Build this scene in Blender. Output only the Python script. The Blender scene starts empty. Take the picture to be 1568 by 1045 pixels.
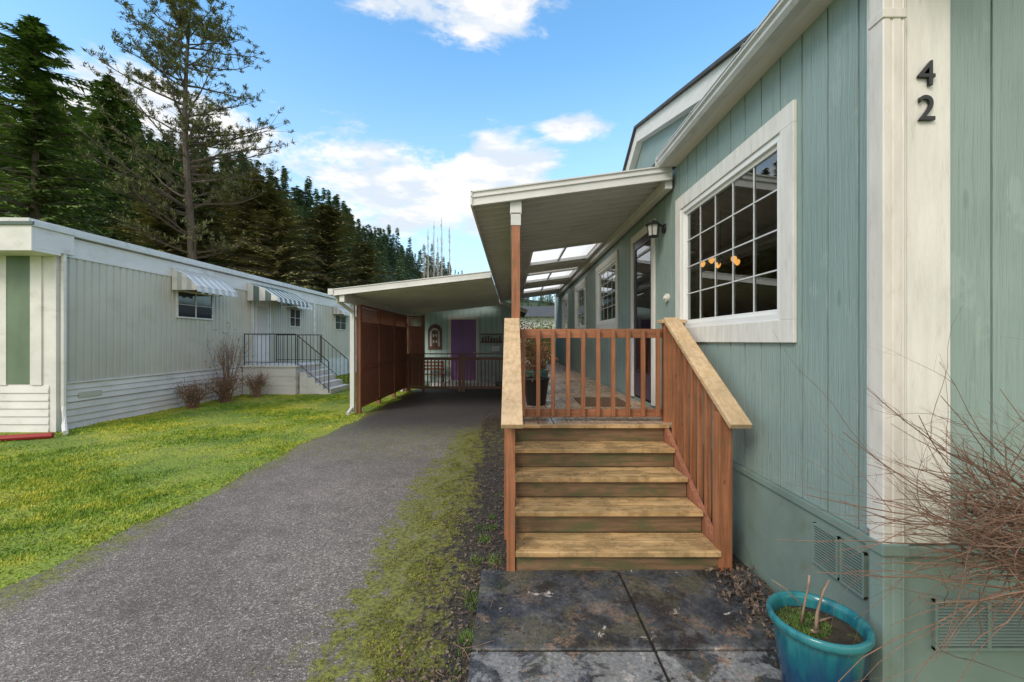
import bpy, math, random
import numpy as np
from mathutils import Vector, Matrix
random.seed(7); np.random.seed(7)
R=random.random
def U(a,b): return a+(b-a)*random.random()
sc=bpy.context.scene
# ------------------------------------------------------------------ helpers
class G:
    def __init__(s,name):
        s.m=bpy.data.materials.new(name); s.m.use_nodes=True
        s.nt=s.m.node_tree; s.nt.nodes.clear(); s.setup()
    def setup(s):
        s.out=s.nt.nodes.new('ShaderNodeOutputMaterial')
        s.p=s.nt.nodes.new('ShaderNodeBsdfPrincipled')
        s.nt.links.new(s.p.outputs[0],s.out.inputs[0])
        s.obj=s.nt.nodes.new('ShaderNodeTexCoord').outputs['Object']
        s.geo=s.nt.nodes.new('ShaderNodeNewGeometry')
        s.pos=s.geo.outputs['Position']
    def set(s,sock,v):
        if isinstance(v,bpy.types.NodeSocket): s.nt.links.new(v,sock)
        else:
            if sock.type=='RGBA' and isinstance(v,(int,float)): v=(v,v,v,1)
            if isinstance(v,(tuple,list)) and len(v)==3 and sock.type=='RGBA': v=(*v,1)
            sock.default_value=v
    def math(s,op,a,b=0.0,c=None,clamp=False):
        n=s.nt.nodes.new('ShaderNodeMath'); n.operation=op; n.use_clamp=clamp
        s.set(n.inputs[0],a); s.set(n.inputs[1],b)
        if c is not None: s.set(n.inputs[2],c)
        return n.outputs[0]
    def map(s,v,scale=(1,1,1),loc=(0,0,0)):
        n=s.nt.nodes.new('ShaderNodeMapping'); s.set(n.inputs[0],v)
        n.inputs['Location'].default_value=loc; n.inputs['Scale'].default_value=scale
        return n.outputs[0]
    def noise(s,v,scale,detail=4,rough=0.55,dist=0):
        n=s.nt.nodes.new('ShaderNodeTexNoise'); s.set(n.inputs['Vector'],v)
        n.inputs['Scale'].default_value=scale; n.inputs['Detail'].default_value=detail
        n.inputs['Roughness'].default_value=rough; n.inputs['Distortion'].default_value=dist
        return n.outputs[0]
    def vor(s,v,scale,out='Distance'):
        n=s.nt.nodes.new('ShaderNodeTexVoronoi'); s.set(n.inputs['Vector'],v)
        n.inputs['Scale'].default_value=scale
        return n.outputs[out]
    def ramp(s,f,stops):
        n=s.nt.nodes.new('ShaderNodeValToRGB'); s.set(n.inputs[0],f)
        e=n.color_ramp.elements
        while len(e)<len(stops): e.new(0.5)
        for i,(p,c) in enumerate(stops):
            e[i].position=p
            if not isinstance(c,(tuple,list)): c=(c,c,c)
            e[i].color=(*c[:3],1)
        return n.outputs[0]
    def mr(s,v,a,b,c=0.0,d=1.0):
        n=s.nt.nodes.new('ShaderNodeMapRange'); s.set(n.inputs[0],v)
        for i,x in enumerate((a,b,c,d)): n.inputs[i+1].default_value=x
        n.interpolation_type='SMOOTHSTEP'
        return n.outputs[0]
    def mix(s,f,a,b,mode='MIX'):
        n=s.nt.nodes.new('ShaderNodeMix'); n.data_type='RGBA'; n.blend_type=mode
        s.set(n.inputs[0],f); s.set(n.inputs[6],a); s.set(n.inputs[7],b)
        return n.outputs[2]
    def sep(s,v):
        n=s.nt.nodes.new('ShaderNodeSeparateXYZ'); s.set(n.inputs[0],v); return n.outputs
    def bump(s,h,strength=0.3,dist=0.01,nrm=None):
        n=s.nt.nodes.new('ShaderNodeBump'); n.inputs['Strength'].default_value=strength
        n.inputs['Distance'].default_value=dist; s.set(n.inputs['Height'],h)
        if nrm: s.set(n.inputs['Normal'],nrm)
        return n.outputs[0]
    def fin(s,col,rough=0.6,nrm=None,metal=0,spec=0.5):
        s.set(s.p.inputs['Base Color'],col); s.set(s.p.inputs['Roughness'],rough)
        s.p.inputs['Metallic'].default_value=metal
        s.p.inputs['Specular IOR Level'].default_value=spec
        if nrm: s.set(s.p.inputs['Normal'],nrm)
        return s.m

def mbasic(name,col,rough=0.6,var=0.25,vs=2.5,bs=60,bump=0.15,stretch=(1,1,1),dirt=None,dirtamt=0.5,metal=0,spec=0.4):
    g=G(name); v=g.map(g.obj,stretch)
    n1=g.noise(v,vs,3,0.6)
    c=g.mix(1.0,col,g.ramp(n1,[(0.3,1-var),(0.7,1.0)]),'MULTIPLY')
    if dirt:
        d=g.noise(g.map(g.obj,stretch,(3,5,1)),vs*1.7,4,0.65)
        c=g.mix(g.mr(d,0.52,0.75,0,dirtamt),c,dirt)
    nr=None
    if bump>0.12: nr=g.bump(g.noise(v,bs,1),bump,0.004)
    return g.fin(c,rough,nr,metal,spec)

def mwood(name,col,dark,axis='X',rough=0.6,algae=0.0,wet=0.0,grain=1.0):
    g=G(name)
    st={'X':(1.2,22,22),'Y':(22,1.2,22),'Z':(22,22,1.2)}[axis]
    v=g.map(g.obj,st)
    n=g.noise(v,1.6,4,0.6,0.6)
    c=g.mix(g.mr(n,0.35,0.7),col,dark)
    bl=g.noise(g.obj,2.2,2)
    c=g.mix(g.mr(bl,0.35,0.75,0,0.45),c,tuple(x*0.55 for x in col))
    k=g.vor(g.map(g.obj,tuple(max(1,x/8) for x in st)),3.5)
    c=g.mix(g.mr(k,0.10,0.03,0,0.7),c,tuple(x*0.35 for x in dark))
    if algae:
        a=g.noise(g.map(g.obj,(1,3,3),(4,1,2)),3.5,4,0.7)
        c=g.mix(g.mr(a,0.42,0.66,0,algae),c,(0.085,0.09,0.035))
    ro=rough
    if wet:
        w=g.noise(g.map(g.obj,(1.6,3.0,1),(1,7,2)),3.0,4,0.68)
        c=g.mix(g.mr(w,0.45,0.60,0,wet),c,tuple(x*0.38 for x in col))
        ro=g.mr(w,0.45,0.60,rough,rough*0.4)
    return g.fin(c,ro,g.bump(n,0.35*grain,0.004))

class P:
    def __init__(s): s.v=[]; s.f=[]
    def add(s,vs,fs):
        o=len(s.v); s.v.extend([tuple(x) for x in vs]); s.f.extend([tuple(i+o for i in f) for f in fs])
    def box(s,x0,x1,y0,y1,z0,z1):
        s.hexa([(x0,y0,z0),(x1,y0,z0),(x1,y1,z0),(x0,y1,z0),(x0,y0,z1),(x1,y0,z1),(x1,y1,z1),(x0,y1,z1)])
        return s
    def hexa(s,p):
        s.add(p,[(0,3,2,1),(4,5,6,7),(0,1,5,4),(1,2,6,5),(2,3,7,6),(3,0,4,7)]); return s
    def beam(s,a,b,w,h,up=(0,0,1)):
        a=Vector(a);b=Vector(b);d=(b-a).normalized();up=Vector(up)
        if abs(d.dot(up))>0.99: up=Vector((0,1,0))
        sx=d.cross(up).normalized()*w/2; uz=sx.cross(d).normalized()*h/2
        s.hexa([a-sx-uz,a+sx-uz,b+sx-uz,b-sx-uz,a-sx+uz,a+sx+uz,b+sx+uz,b-sx+uz]); return s
    def poly_ext(s,pts,off):
        n=len(pts); off=Vector(off); q=[Vector(p)+off for p in pts]
        s.add(list(pts)+q,[tuple(range(n))]+[tuple(range(2*n-1,n-1,-1))]+[(i,(i+1)%n,n+(i+1)%n,n+i)[::-1] for i in range(n)]); return s
    def tube(s,pts,rad,n=6,cap=True):
        pts=[Vector(p) for p in pts]
        o=len(s.v)
        for i,p in enumerate(pts):
            d=(pts[min(i+1,len(pts)-1)]-pts[max(i-1,0)])
            if d.length<1e-7: d=Vector((0,0,1))
            d.normalize()
            a=d.cross(Vector((0,0,1))).normalized() if abs(d.z)<0.9 else d.cross(Vector((0,1,0))).normalized()
            b=d.cross(a)
            for k in range(n):
                t=2*math.pi*k/n
                s.v.append(tuple(p+(a*math.cos(t)+b*math.sin(t))*rad[i]))
        for i in range(len(pts)-1):
            for k in range(n):
                s.f.append((o+i*n+k,o+i*n+(k+1)%n,o+(i+1)*n+(k+1)%n,o+(i+1)*n+k))
        if cap:
            s.f.append(tuple(o+k for k in range(n))[::-1]); s.f.append(tuple(o+(len(pts)-1)*n+k for k in range(n)))
        return s
    def lathe(s,c,prof,n=40):
        o=len(s.v)
        for r,z in prof:
            for k in range(n):
                t=2*math.pi*k/n; s.v.append((c[0]+r*math.cos(t),c[1]+r*math.sin(t),c[2]+z))
        for i in range(len(prof)-1):
            for k in range(n):
                s.f.append((o+i*n+k,o+i*n+(k+1)%n,o+(i+1)*n+(k+1)%n,o+(i+1)*n+k))
        return s
    def done(s,name,mat,parent=None,bevel=0,smooth=False):
        me=bpy.data.meshes.new(name); me.from_pydata(s.v,[],s.f); me.update()
        ob=bpy.data.objects.new(name,me); sc.collection.objects.link(ob)
        me.materials.append(mat)
        if parent: ob.parent=parent
        if smooth:
            for p in me.polygons: p.use_smooth=True
        if bevel:
            m=ob.modifiers.new('b','BEVEL'); m.width=bevel; m.segments=2; m.limit_method='ANGLE'
        return ob
def root(name):
    e=bpy.data.objects.new(name,None); e.empty_display_size=0.2; sc.collection.objects.link(e); return e

# ------------------------------------------------------------------ materials
def siding_mat(name,base,hi):
    g=G(name)
    v=g.map(g.obj,(30,30,1.3)); n=g.noise(v,1.5,4,0.65,0.5)
    big=g.noise(g.obj,1.1,3)
    c=g.mix(g.mr(big,0.3,0.75),base,hi)
    c=g.mix(g.mr(n,0.5,0.8,0,0.40),c,tuple(x*0.60 for x in base))
    z=g.sep(g.pos)[2]
    d=g.noise(g.map(g.obj,(3,3,8)),2.0,3,0.7)
    low=g.math('MULTIPLY',g.mr(z,1.1,0.0),g.mr(d,0.38,0.68))
    c=g.mix(g.math('MULTIPLY',low,0.65),c,(0.10,0.11,0.07))
    sm=g.noise(g.map(g.obj,(1,1,0.6),(2,2,2)),3,4,0.7)
    c=g.mix(g.mr(sm,0.60,0.64,0,0.20),c,(0.42,0.50,0.46))
    kn=g.vor(g.map(g.obj,(3,3,.9)),1.6)
    c=g.mix(g.mr(kn,0.09,0.04,0,.35),c,tuple(x*0.45 for x in base))
    fine=g.noise(g.map(g.obj,(90,90,5)),1.0,2,0.7)
    b=g.bump(g.math('ADD',n,g.math('MULTIPLY',fine,.5)),0.9,0.007)
    return g.fin(c,0.5,b)
M={}
M['teal']=siding_mat('sage_teal_siding',(0.225,0.300,0.272),(0.275,0.355,0.325))
M['groove']=mbasic('siding_groove',(0.11,0.15,0.135),0.7,0.2,2,30,0.1)
M['teal2']=mbasic('sage_teal_skirting',(0.20,0.27,0.235),0.6,0.3,2,30,0.4,dirt=(0.12,0.14,0.08),dirtamt=0.6)
M['ventd']=mbasic('vent_shadow',(0.05,0.07,0.06),0.8,0.1)  # dark colour standing in for the shade behind the vent slats
M['white']=mbasic('white_trim',(0.77,0.735,0.67),0.5,0.16,3,40,0.4,(6,6,1),dirt=(0.48,0.42,0.33),dirtamt=0.45)
M['whitey']=mbasic('white_trim_long',(0.77,0.735,0.67),0.5,0.12,3,40,0.25,(6,1,6),dirt=(0.5,0.45,0.37),dirtamt=0.25)
M['vinyl']=mbasic('white_vinyl',(0.80,0.79,0.76),0.35,0.06,3,10,0.03)
M['downsp']=mbasic('downspout_paint',(0.70,0.65,0.58),0.45,0.14,4,20,0.06,(4,4,1),dirt=(0.42,0.35,0.25),dirtamt=0.35)
M['alum']=mbasic('white_aluminium',(0.70,0.69,0.66),0.4,0.14,1.5,10,0.03,dirt=(0.42,0.41,0.37),dirtamt=0.4)
M['alumu']=mbasic('aluminium_underside',(0.74,0.73,0.70),0.45,0.15,1.2,10,0.03,dirt=(0.50,0.48,0.45),dirtamt=0.35)
M['gutter']=mbasic('gutter_metal',(0.66,0.66,0.64),0.35,0.15,5,10,0.03,(1,1,1),dirt=(0.30,0.30,0.26),dirtamt=0.6)
M['roof']=mbasic('roof_shingle',(0.10,0.10,0.10),0.9,0.4,6,80,0.6)
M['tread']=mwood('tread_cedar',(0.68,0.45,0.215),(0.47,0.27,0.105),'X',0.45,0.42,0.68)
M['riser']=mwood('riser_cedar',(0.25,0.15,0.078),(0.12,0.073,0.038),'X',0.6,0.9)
M['rail']=mwood('rail_stain',(0.41,0.165,0.075),(0.23,0.082,0.037),'Z',0.5,0.2)
M['railx']=mwood('rail_stain_x',(0.41,0.165,0.075),(0.23,0.082,0.037),'X',0.5,0.15)
M['cap']=mwood('handrail_cedar',(0.72,0.51,0.295),(0.56,0.36,0.18),'Y',0.45,0.15,0,0.8)
M['deck']=mwood('deck_boards',(0.56,0.40,0.27),(0.38,0.25,0.16),'Y',0.5,0.1,0.4)
M['fence']=mwood('fence_stain',(0.38,0.155,0.085),(0.23,0.085,0.048),'Z',0.6)
M['brownr']=mwood('railing_brown',(0.24,0.12,0.075),(0.13,0.065,0.04),'Z',0.6)
M['black']=mbasic('black_metal',(0.02,0.02,0.02),0.4,0.1)
M['cream']=mbasic('cream_metal_siding',(0.56,0.55,0.475),0.45,0.14,0.8,15,0.03,dirt=(0.40,0.385,0.30),dirtamt=0.45)
M['nwhite']=mbasic('mobile_home_white',(0.76,0.745,0.715),0.5,0.16,1.5,15,0.05,(1,1,2),dirt=(0.43,0.41,0.35),dirtamt=0.5)
M['ngreen']=mbasic('green_panel',(0.17,0.24,0.16),0.5,0.3,2,15,0.05,(1,1,.5))
M['purple']=mbasic('purple_door',(0.26,0.12,0.33),0.4,0.15)
M['dpurple']=mbasic('dark_purple_door',(0.05,0.035,0.06),0.3,0.15)
M['inside']=mbasic('room_wall',(0.42,0.37,0.30),0.8,0.1)
M['curtain']=mbasic('curtain',(0.6,0.58,0.54),0.8,0.2,6,20,0.1,(1,8,1))
M['terr']=mbasic('terracotta_brown',(0.16,0.08,0.06),0.7,0.3)
M['soil']=mbasic('soil',(0.05,0.035,0.022),0.9,0.5,20,60,0.8,dirt=(0.10,0.12,0.02),dirtamt=0.9)
M['mat']=mbasic('door_mat',(0.16,0.09,0.05),0.9,0.3,20,100,0.6)
M['red']=mbasic('red_pipe',(0.35,0.03,0.03),0.4,0.1)
M['twig']=mbasic('bare_twig',(0.28,0.16,0.105),0.7,0.5,20,90,0.1,dirt=(0.16,0.14,0.06),dirtamt=0.6)
M['twig2']=mbasic('dry_stem',(0.34,0.22,0.15),0.7,0.4,20,90,0.1)
M['bark']=mbasic('bark',(0.14,0.11,0.09),0.9,0.5,4,20,0.1,(4,4,1))
M['birch']=mbasic('birch_bark',(0.46,0.42,0.39),0.8,0.3,4,20,0.1)

def mglass():
    g=G('window_glass'); nt=g.nt
    nt.nodes.remove(g.p)
    tr=nt.nodes.new('ShaderNodeBsdfTransparent'); tr.inputs[0].default_value=(0.75,0.8,0.8,1)
    gl=nt.nodes.new('ShaderNodeBsdfGlossy'); gl.inputs['Roughness'].default_value=0.01
    gl.inputs[0].default_value=(0.9,0.95,0.95,1)
    fr=nt.nodes.new('ShaderNodeFresnel'); fr.inputs[0].default_value=1.6
    f=g.math('ADD',g.math('MULTIPLY',fr.outputs[0],1.5),0.07,clamp=True)
    mx=nt.nodes.new('ShaderNodeMixShader'); nt.links.new(f,mx.inputs[0]); nt.links.new(tr.outputs[0],mx.inputs[1]); nt.links.new(gl.outputs[0],mx.inputs[2])
    nt.links.new(mx.outputs[0],g.out.inputs[0]); return g.m
M['glass']=mglass()
g=G('dark_window'); M['dglass']=g.fin((0.03,0.035,0.04),0.06,spec=0.8)
def mtransl():
    g=G('skylight_panel'); nt=g.nt; nt.nodes.remove(g.p)
    t=nt.nodes.new('ShaderNodeBsdfTranslucent'); t.inputs[0].default_value=(0.95,0.90,0.84,1)
    tr=nt.nodes.new('ShaderNodeBsdfTransparent')
    mx=nt.nodes.new('ShaderNodeMixShader'); mx.inputs[0].default_value=0.25
    nt.links.new(t.outputs[0],mx.inputs[1]); nt.links.new(tr.outputs[0],mx.inputs[2]); nt.links.new(mx.outputs[0],g.out.inputs[0]); return g.m
M['transl']=mtransl()
def memit(n,c,s):
    g=G(n); g.set(g.p.inputs['Base Color'],c); g.set(g.p.inputs['Emission Color'],c); g.p.inputs['Emission Strength'].default_value=s; return g.m
M['bulb']=memit('lamp_bulb',(1,0.45,0.10),1.6)

g=G('teal_glaze'); z=g.sep(g.pos)[2]
nn=g.noise(g.map(g.obj,(7,7,1)),2.5,4,0.6)
t=g.math('ADD',g.mr(z,0.0,0.46),g.math('MULTIPLY',g.math('SUBTRACT',nn,0.5),1.1))
c=g.ramp(t,[(0.0,(0.006,0.035,0.09)),(0.5,(0.006,0.055,0.11)),(0.8,(0.01,0.11,0.14)),(1.0,(0.03,0.19,0.20))])
M['glaze']=g.fin(c,0.15,g.bump(g.noise(g.obj,9,3),0.15,0.01))

def mfol(name,c1,c2,c3,scale=0.5,rough=0.7):
    g=G(name); n=g.noise(g.pos,scale,1,0.6)
    n2=g.noise(g.pos,scale*7,0)
    c=g.ramp(g.math('ADD',g.math('MULTIPLY',n,0.55),g.math('MULTIPLY',n2,0.45)),[(0.35,c1),(0.5,c2),(0.66,c3)])
    return g.fin(c,rough,spec=0.15)
M['fir']=mfol('fir_foliage',(0.09,0.15,0.045),(0.18,0.27,0.075),(0.32,0.42,0.13),0.6)
M['fir2']=mfol('cedar_foliage',(0.16,0.155,0.065),(0.28,0.26,0.10),(0.40,0.36,0.15),0.6)
M['pine']=mfol('pine_foliage',(0.14,0.15,0.08),(0.21,0.22,0.11),(0.29,0.30,0.15),0.7)
M['dist']=mfol('distant_conifer_foliage',(0.13,0.19,0.12),(0.21,0.29,0.17),(0.31,0.37,0.23),0.08)  # haze put into the colour: paler and bluer than the near trees
M['shrubf']=mfol('shrub_foliage',(0.14,0.08,0.05),(0.24,0.15,0.08),(0.30,0.22,0.11),5)
M['greenf']=mfol('green_foliage',(0.05,0.10,0.02),(0.11,0.18,0.04),(0.18,0.27,0.07),3)
M['redf']=mfol('red_foliage',(0.18,0.07,0.04),(0.28,0.14,0.07),(0.16,0.17,0.06),8)
M['blade']=mfol('grass_blade',(0.13,0.24,0.028),(0.27,0.36,0.04),(0.50,0.49,0.065),0.8)
M['moss']=mfol('moss_tuft',(0.09,0.095,0.018),(0.18,0.18,0.03),(0.27,0.25,0.045),3)
M['litter']=mfol('leaf_litter',(0.04,0.028,0.02),(0.11,0.075,0.055),(0.26,0.20,0.15),25)

# ground
g=G('lawn_ground')
n=g.noise(g.pos,0.8,3); n2=g.noise(g.pos,30,2); n3=g.noise(g.pos,4,4,.65)
c=g.ramp(n,[(0.3,(0.13,0.22,0.022)),(0.5,(0.26,0.33,0.035)),(0.7,(0.45,0.43,0.05))])
c=g.mix(g.mr(n3,0.5,0.68,0,0.6),c,(0.17,0.17,0.045))
c=g.mix(1.0,c,g.ramp(n2,[(0.3,0.5),(0.6,1.0)]),'MULTIPLY')
M['lawn']=g.fin(c,0.9,g.bump(n2,0.8,0.03))

g=G('asphalt'); x,y,z=g.sep(g.pos)
vn=g.nt.nodes.new('ShaderNodeTexVoronoi'); g.set(vn.inputs['Vector'],g.pos); vn.inputs['Scale'].default_value=120
vcs=g.sep(vn.outputs['Color'])[0]; vd=vn.outputs['Distance']
c=g.ramp(vcs,[(0.0,(0.115,0.093,0.076)),(0.5,(0.19,0.158,0.133)),(0.86,(0.27,0.23,0.197)),(1.0,(0.50,0.45,0.39))])
big=g.noise(g.pos,0.8,4,0.65)
c=g.mix(1.0,c,g.ramp(big,[(0.3,0.66),(0.7,1.18)]),'MULTIPLY')
st2=g.noise(g.map(g.pos,(1,1,1),(7,2,0)),4.5,4,.7)
c=g.mix(g.mr(st2,.48,.7,0,.4),c,(0.085,0.070,0.053))
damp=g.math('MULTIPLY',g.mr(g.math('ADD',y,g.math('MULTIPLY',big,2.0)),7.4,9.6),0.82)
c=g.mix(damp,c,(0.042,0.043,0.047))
wob=g.noise(g.map(g.pos,(1,0.5,1)),1.5,4,0.65)
xx=g.math('ADD',x,g.math('MULTIPLY',g.math('SUBTRACT',wob,0.5),1.0))
ped=g.noise(g.pos,38,3,.7)
gc=g.ramp(ped,[(0.3,(0.018,0.015,0.012)),(0.55,(0.05,0.042,0.033)),(0.68,(0.10,0.08,0.06)),(0.76,(0.30,0.27,0.23))])
mn=g.noise(g.pos,9,5,0.75)
gz=g.math('MULTIPLY',g.mr(xx,-0.85,-0.42),g.mr(y,11,7))
gz=g.mr(g.math('ADD',g.math('MULTIPLY',mn,.9),gz),.75,1.1)
gz=g.math('MULTIPLY',gz,g.mr(xx,-1.0,-.8))
c=g.mix(gz,c,gc)
m1=g.math('MULTIPLY',g.mr(xx,-1.25,-0.78),g.mr(xx,-0.25,-0.62))
m1=g.math('MULTIPLY',m1,g.mr(y,9,6.5))
mm=g.mr(g.math('ADD',mn,g.math('MULTIPLY',m1,0.20)),0.55,0.66)
mm=g.math('MULTIPLY',g.math('MULTIPLY',mm,g.mr(m1,0.02,0.45)),.92)
m2=g.math('MULTIPLY',g.mr(xx,-2.9,-3.3),g.mr(mn,0.35,0.6))
m3=g.math('MULTIPLY',g.math('MULTIPLY',g.mr(y,5.3,6.6),g.mr(y,9.0,7.5)),g.mr(mn,0.47,0.62,0,0.75))
m4=g.mr(mn,.60,.78,0,.35)
mm=g.math('MAXIMUM',g.math('MAXIMUM',mm,m2),g.math('MAXIMUM',m3,m4))
mc=g.ramp(g.noise(g.pos,40,1),[(0.3,(0.075,0.08,0.018)),(0.65,(0.23,0.225,0.035))])
c=g.mix(mm,c,mc)
b=g.bump(g.math('ADD',vd,g.math('MULTIPLY',ped,gz)),0.7,0.006)
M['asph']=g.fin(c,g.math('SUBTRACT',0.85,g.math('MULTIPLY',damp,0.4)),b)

g=G('peeling_slab'); 
n=g.noise(g.pos,3.4,6,0.76); n2=g.noise(g.map(g.pos,(1,1,1),(5,3,0)),5,6,0.72,0.4); n3=g.noise(g.map(g.pos,(1,1,1),(9,1,0)),2.6,6,0.72); n4=g.noise(g.pos,50,3,0.7)
y=g.sep(g.pos)[1]
c=g.ramp(n,[(0.36,(0.028,0.030,0.036)),(0.50,(0.065,0.068,0.075)),(0.60,(0.125,0.12,0.11)),(0.70,(0.22,0.205,0.18))])
c=g.mix(g.mr(n3,0.48,0.58,0,0.7),c,(0.105,0.09,0.05))
c=g.mix(g.mr(n2,0.63,0.65),c,(0.55,0.49,0.42))
nb=g.noise(g.map(g.pos,(1,1,1),(2,8,0)),5,6,0.75)
c=g.mix(g.math('MULTIPLY',g.mr(nb,0.56,0.59),g.mr(y,2.7,2.0,0.25,.85)),c,(0.30,0.18,0.11))
nd=g.noise(g.map(g.pos,(1,1,1),(12,4,0)),3.0,6,.75)
c=g.mix(g.mr(nd,.49,.58,0,.85),c,(0.028,0.029,0.031))
c=g.mix(g.math('MULTIPLY',g.mr(n2,0.45,0.53),g.mr(y,2.25,2.15,0,0.6)),c,(0.36,0.35,0.33))
c=g.mix(1.0,c,g.ramp(n4,[(0.3,0.5),(0.65,1.15)]),'MULTIPLY')
M['slab']=g.fin(c,g.mr(nd,0.45,0.6,0.6,0.22),g.bump(n4,0.5,0.006))

# ------------------------------------------------------------------ ground
q=P(); q.add([(-900,-900,0),(900,-900,0),(900,900,0),(-900,900,0)],[(0,1,2,3)]); q.done('ground',M['lawn'])
def edge(y): return -3.3+0.05*math.sin(y*1.7)+0.04*math.sin(y*4.3+1)+0.012*math.sin(y*13)+0.01*max(0,y-3)
q=P(); ys=[-20+i*0.12 for i in range(0,320)]
L=[(edge(y),y,0.006) for y in ys]; Rr=[(1.69,y,0.006) for y in ys]; n=len(ys)
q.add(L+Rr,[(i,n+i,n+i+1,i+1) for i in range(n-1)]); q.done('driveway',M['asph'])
q=P(); q.box(-0.24,1.68,-1.0,2.97,0.001,0.012); pv=root('stone_paving'); q.done('bedding',M['soil'],pv)
q=P()
xs=[-0.22,0.74,1.68]; yv=[-0.9,-0.1,0.68,1.44,2.2,2.98]
for i in range(2):
    for j in range(5):
        e=U(0,0.006); q.box(xs[i]+0.008,xs[i+1]-0.006,yv[j]+0.006+U(0,.006),yv[j+1]-0.008,0.013,0.028+e)
q.done('slabs',M['slab'],pv,0.006)

def trimesh(name,V,mat,parent=None):
    n=len(V); me=bpy.data.meshes.new(name); me.vertices.add(n*3); me.vertices.foreach_set('co',V.reshape(-1).astype(np.float32))
    me.loops.add(n*3); me.loops.foreach_set('vertex_index',np.arange(n*3,dtype=np.int32))
    me.polygons.add(n); me.polygons.foreach_set('loop_start',np.arange(0,n*3,3,dtype=np.int32)); me.polygons.foreach_set('loop_total',np.full(n,3,dtype=np.int32))
    me.update(calc_edges=True); me.materials.append(mat); ob=bpy.data.objects.new(name,me); sc.collection.objects.link(ob)
    if parent: ob.parent=parent
    return ob
N=230000
yy=0.8+23*np.random.rand(N)**1.55
xe=-3.3+0.05*np.sin(yy*1.7)+0.04*np.sin(yy*4.3+1)+0.012*np.sin(yy*13)+0.01*np.maximum(0,yy-3)
xl=np.where(yy<7.5,-1.32*yy-0.8,-8.2); xl=np.maximum(xl,-10.5); xl=np.minimum(xl,xe-0.5)
t=np.random.rand(N); xx=xl+(xe-xl+0.05)*t
pat=np.sin(xx*2.1+np.sin(yy*1.3)*2)+np.sin(yy*2.7+xx*1.1)+.8*np.sin(xx*6.1-yy*4.3)
keep=np.random.rand(N)<np.clip(.55+.3*pat,.15,1)
h=(0.010+0.020*np.random.rand(N))*(1+.25*pat.clip(-2,2)); w=0.003+0.003*np.random.rand(N)+0.0007*yy
a=np.random.rand(N)*6.283; lx=(np.random.rand(N)-.5)*0.035; ly=(np.random.rand(N)-.5)*0.035
V=np.zeros((N,3,3)); V[:,0]=np.stack([xx-w*np.cos(a),yy-w*np.sin(a),np.zeros(N)],1); V[:,1]=np.stack([xx+w*np.cos(a),yy+w*np.sin(a),np.zeros(N)],1); V[:,2]=np.stack([xx+lx,yy+ly,h],1)
trimesh('lawn_grass',V[keep],M['blade'])
def scatter(N,xf,yf,size,hz,patch=False):
    x=xf(N);y=yf(N); a=np.random.rand(N)*6.283; s=size[0]+(size[1]-size[0])*np.random.rand(N)
    V=np.zeros((N,3,3))
    for k in range(3):
        an=a+k*2.1+np.random.rand(N)*0.5
        V[:,k]=np.stack([x+s*np.cos(an),y+s*np.sin(an),0.009+np.random.rand(N)*hz],1)
    if patch:
        pp=np.sin(x*19+3*np.sin(y*3.1))+np.sin(y*8+x*6)+.7*np.sin(x*31-y*17); V=V[pp>.1]
    return V
V1=scatter(20000,lambda n:-0.68+0.17*np.random.randn(n),lambda n:1.5+6*np.random.rand(n)**1.3,(0.003,0.008),0.014,True)
trimesh('moss',V1,M['moss'])
V2=scatter(4200,lambda n:-0.02-0.60*np.abs(np.random.rand(n))**1.3,lambda n:2.0+8*np.random.rand(n)**1.5,(0.004,0.016),0.02)
V3=scatter(260,lambda n:-0.22+0.1*np.random.randn(n),lambda n:1.2+2*np.random.rand(n),(0.006,0.016),0.03)
V4=scatter(700,lambda n:1.5+0.09*np.random.randn(n),lambda n:2.0+1.0*np.random.rand(n),(0.006,0.022),0.06)
V5=scatter(600,lambda n:-3.1+3.0*np.random.rand(n),lambda n:1.5+8*np.random.rand(n),(0.004,0.010),0.01)
V6=scatter(160,lambda n:-.2+1.7*np.random.rand(n),lambda n:1.3+1.6*np.random.rand(n),(0.004,0.012),0.01); V6[:,:,2]+=.024
trimesh('leaf_litter',np.concatenate([V2,V3,V4,V5,V6]),M['litter'])
def blades(N,cx,cy,r,h):
    a=np.random.rand(N)*6.283; rr=r*np.sqrt(np.random.rand(N)); x=cx+rr*np.cos(a); y=cy+rr*np.sin(a)
    b=np.random.rand(N)*6.283; V=np.zeros((N,3,3)); w=0.003
    V[:,0]=np.stack([x-w*np.cos(b),y-w*np.sin(b),np.zeros(N)],1);V[:,1]=np.stack([x+w*np.cos(b),y+w*np.sin(b),np.zeros(N)],1)
    V[:,2]=np.stack([x+h*0.7*(np.random.rand(N)-.5)*1.6,y+h*0.7*(np.random.rand(N)-.5)*1.6,h*(0.4+0.6*np.random.rand(N))],1); return V
W=[blades(60,U(-0.28,-0.04),U(2.0,4.5),U(0.03,0.07),U(0.03,0.08)) for _ in range(18)]
W+=[blades(40,-0.25+U(-.04,.04),U(1.3,2.9),0.04,0.04) for _ in range(14)]
trimesh('weeds',np.concatenate(W),M['greenf'])
q=P()
for i in range(34):
    x=-0.05-U(0,.4); y=U(1.8,5); a=U(0,6.28); l=U(.03,.09); b_=a+U(-.6,.6)
    q.tube([(x,y,.022),(x+l*math.cos(a),y+l*math.sin(a),.025+U(0,.01)),(x+l*math.cos(a)+l*math.cos(b_),y+l*math.sin(a)+l*math.sin(b_),U(.02,.045))],[.0022,.0018,.001],4)
q.done('fallen_twigs',M['twig'])

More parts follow.
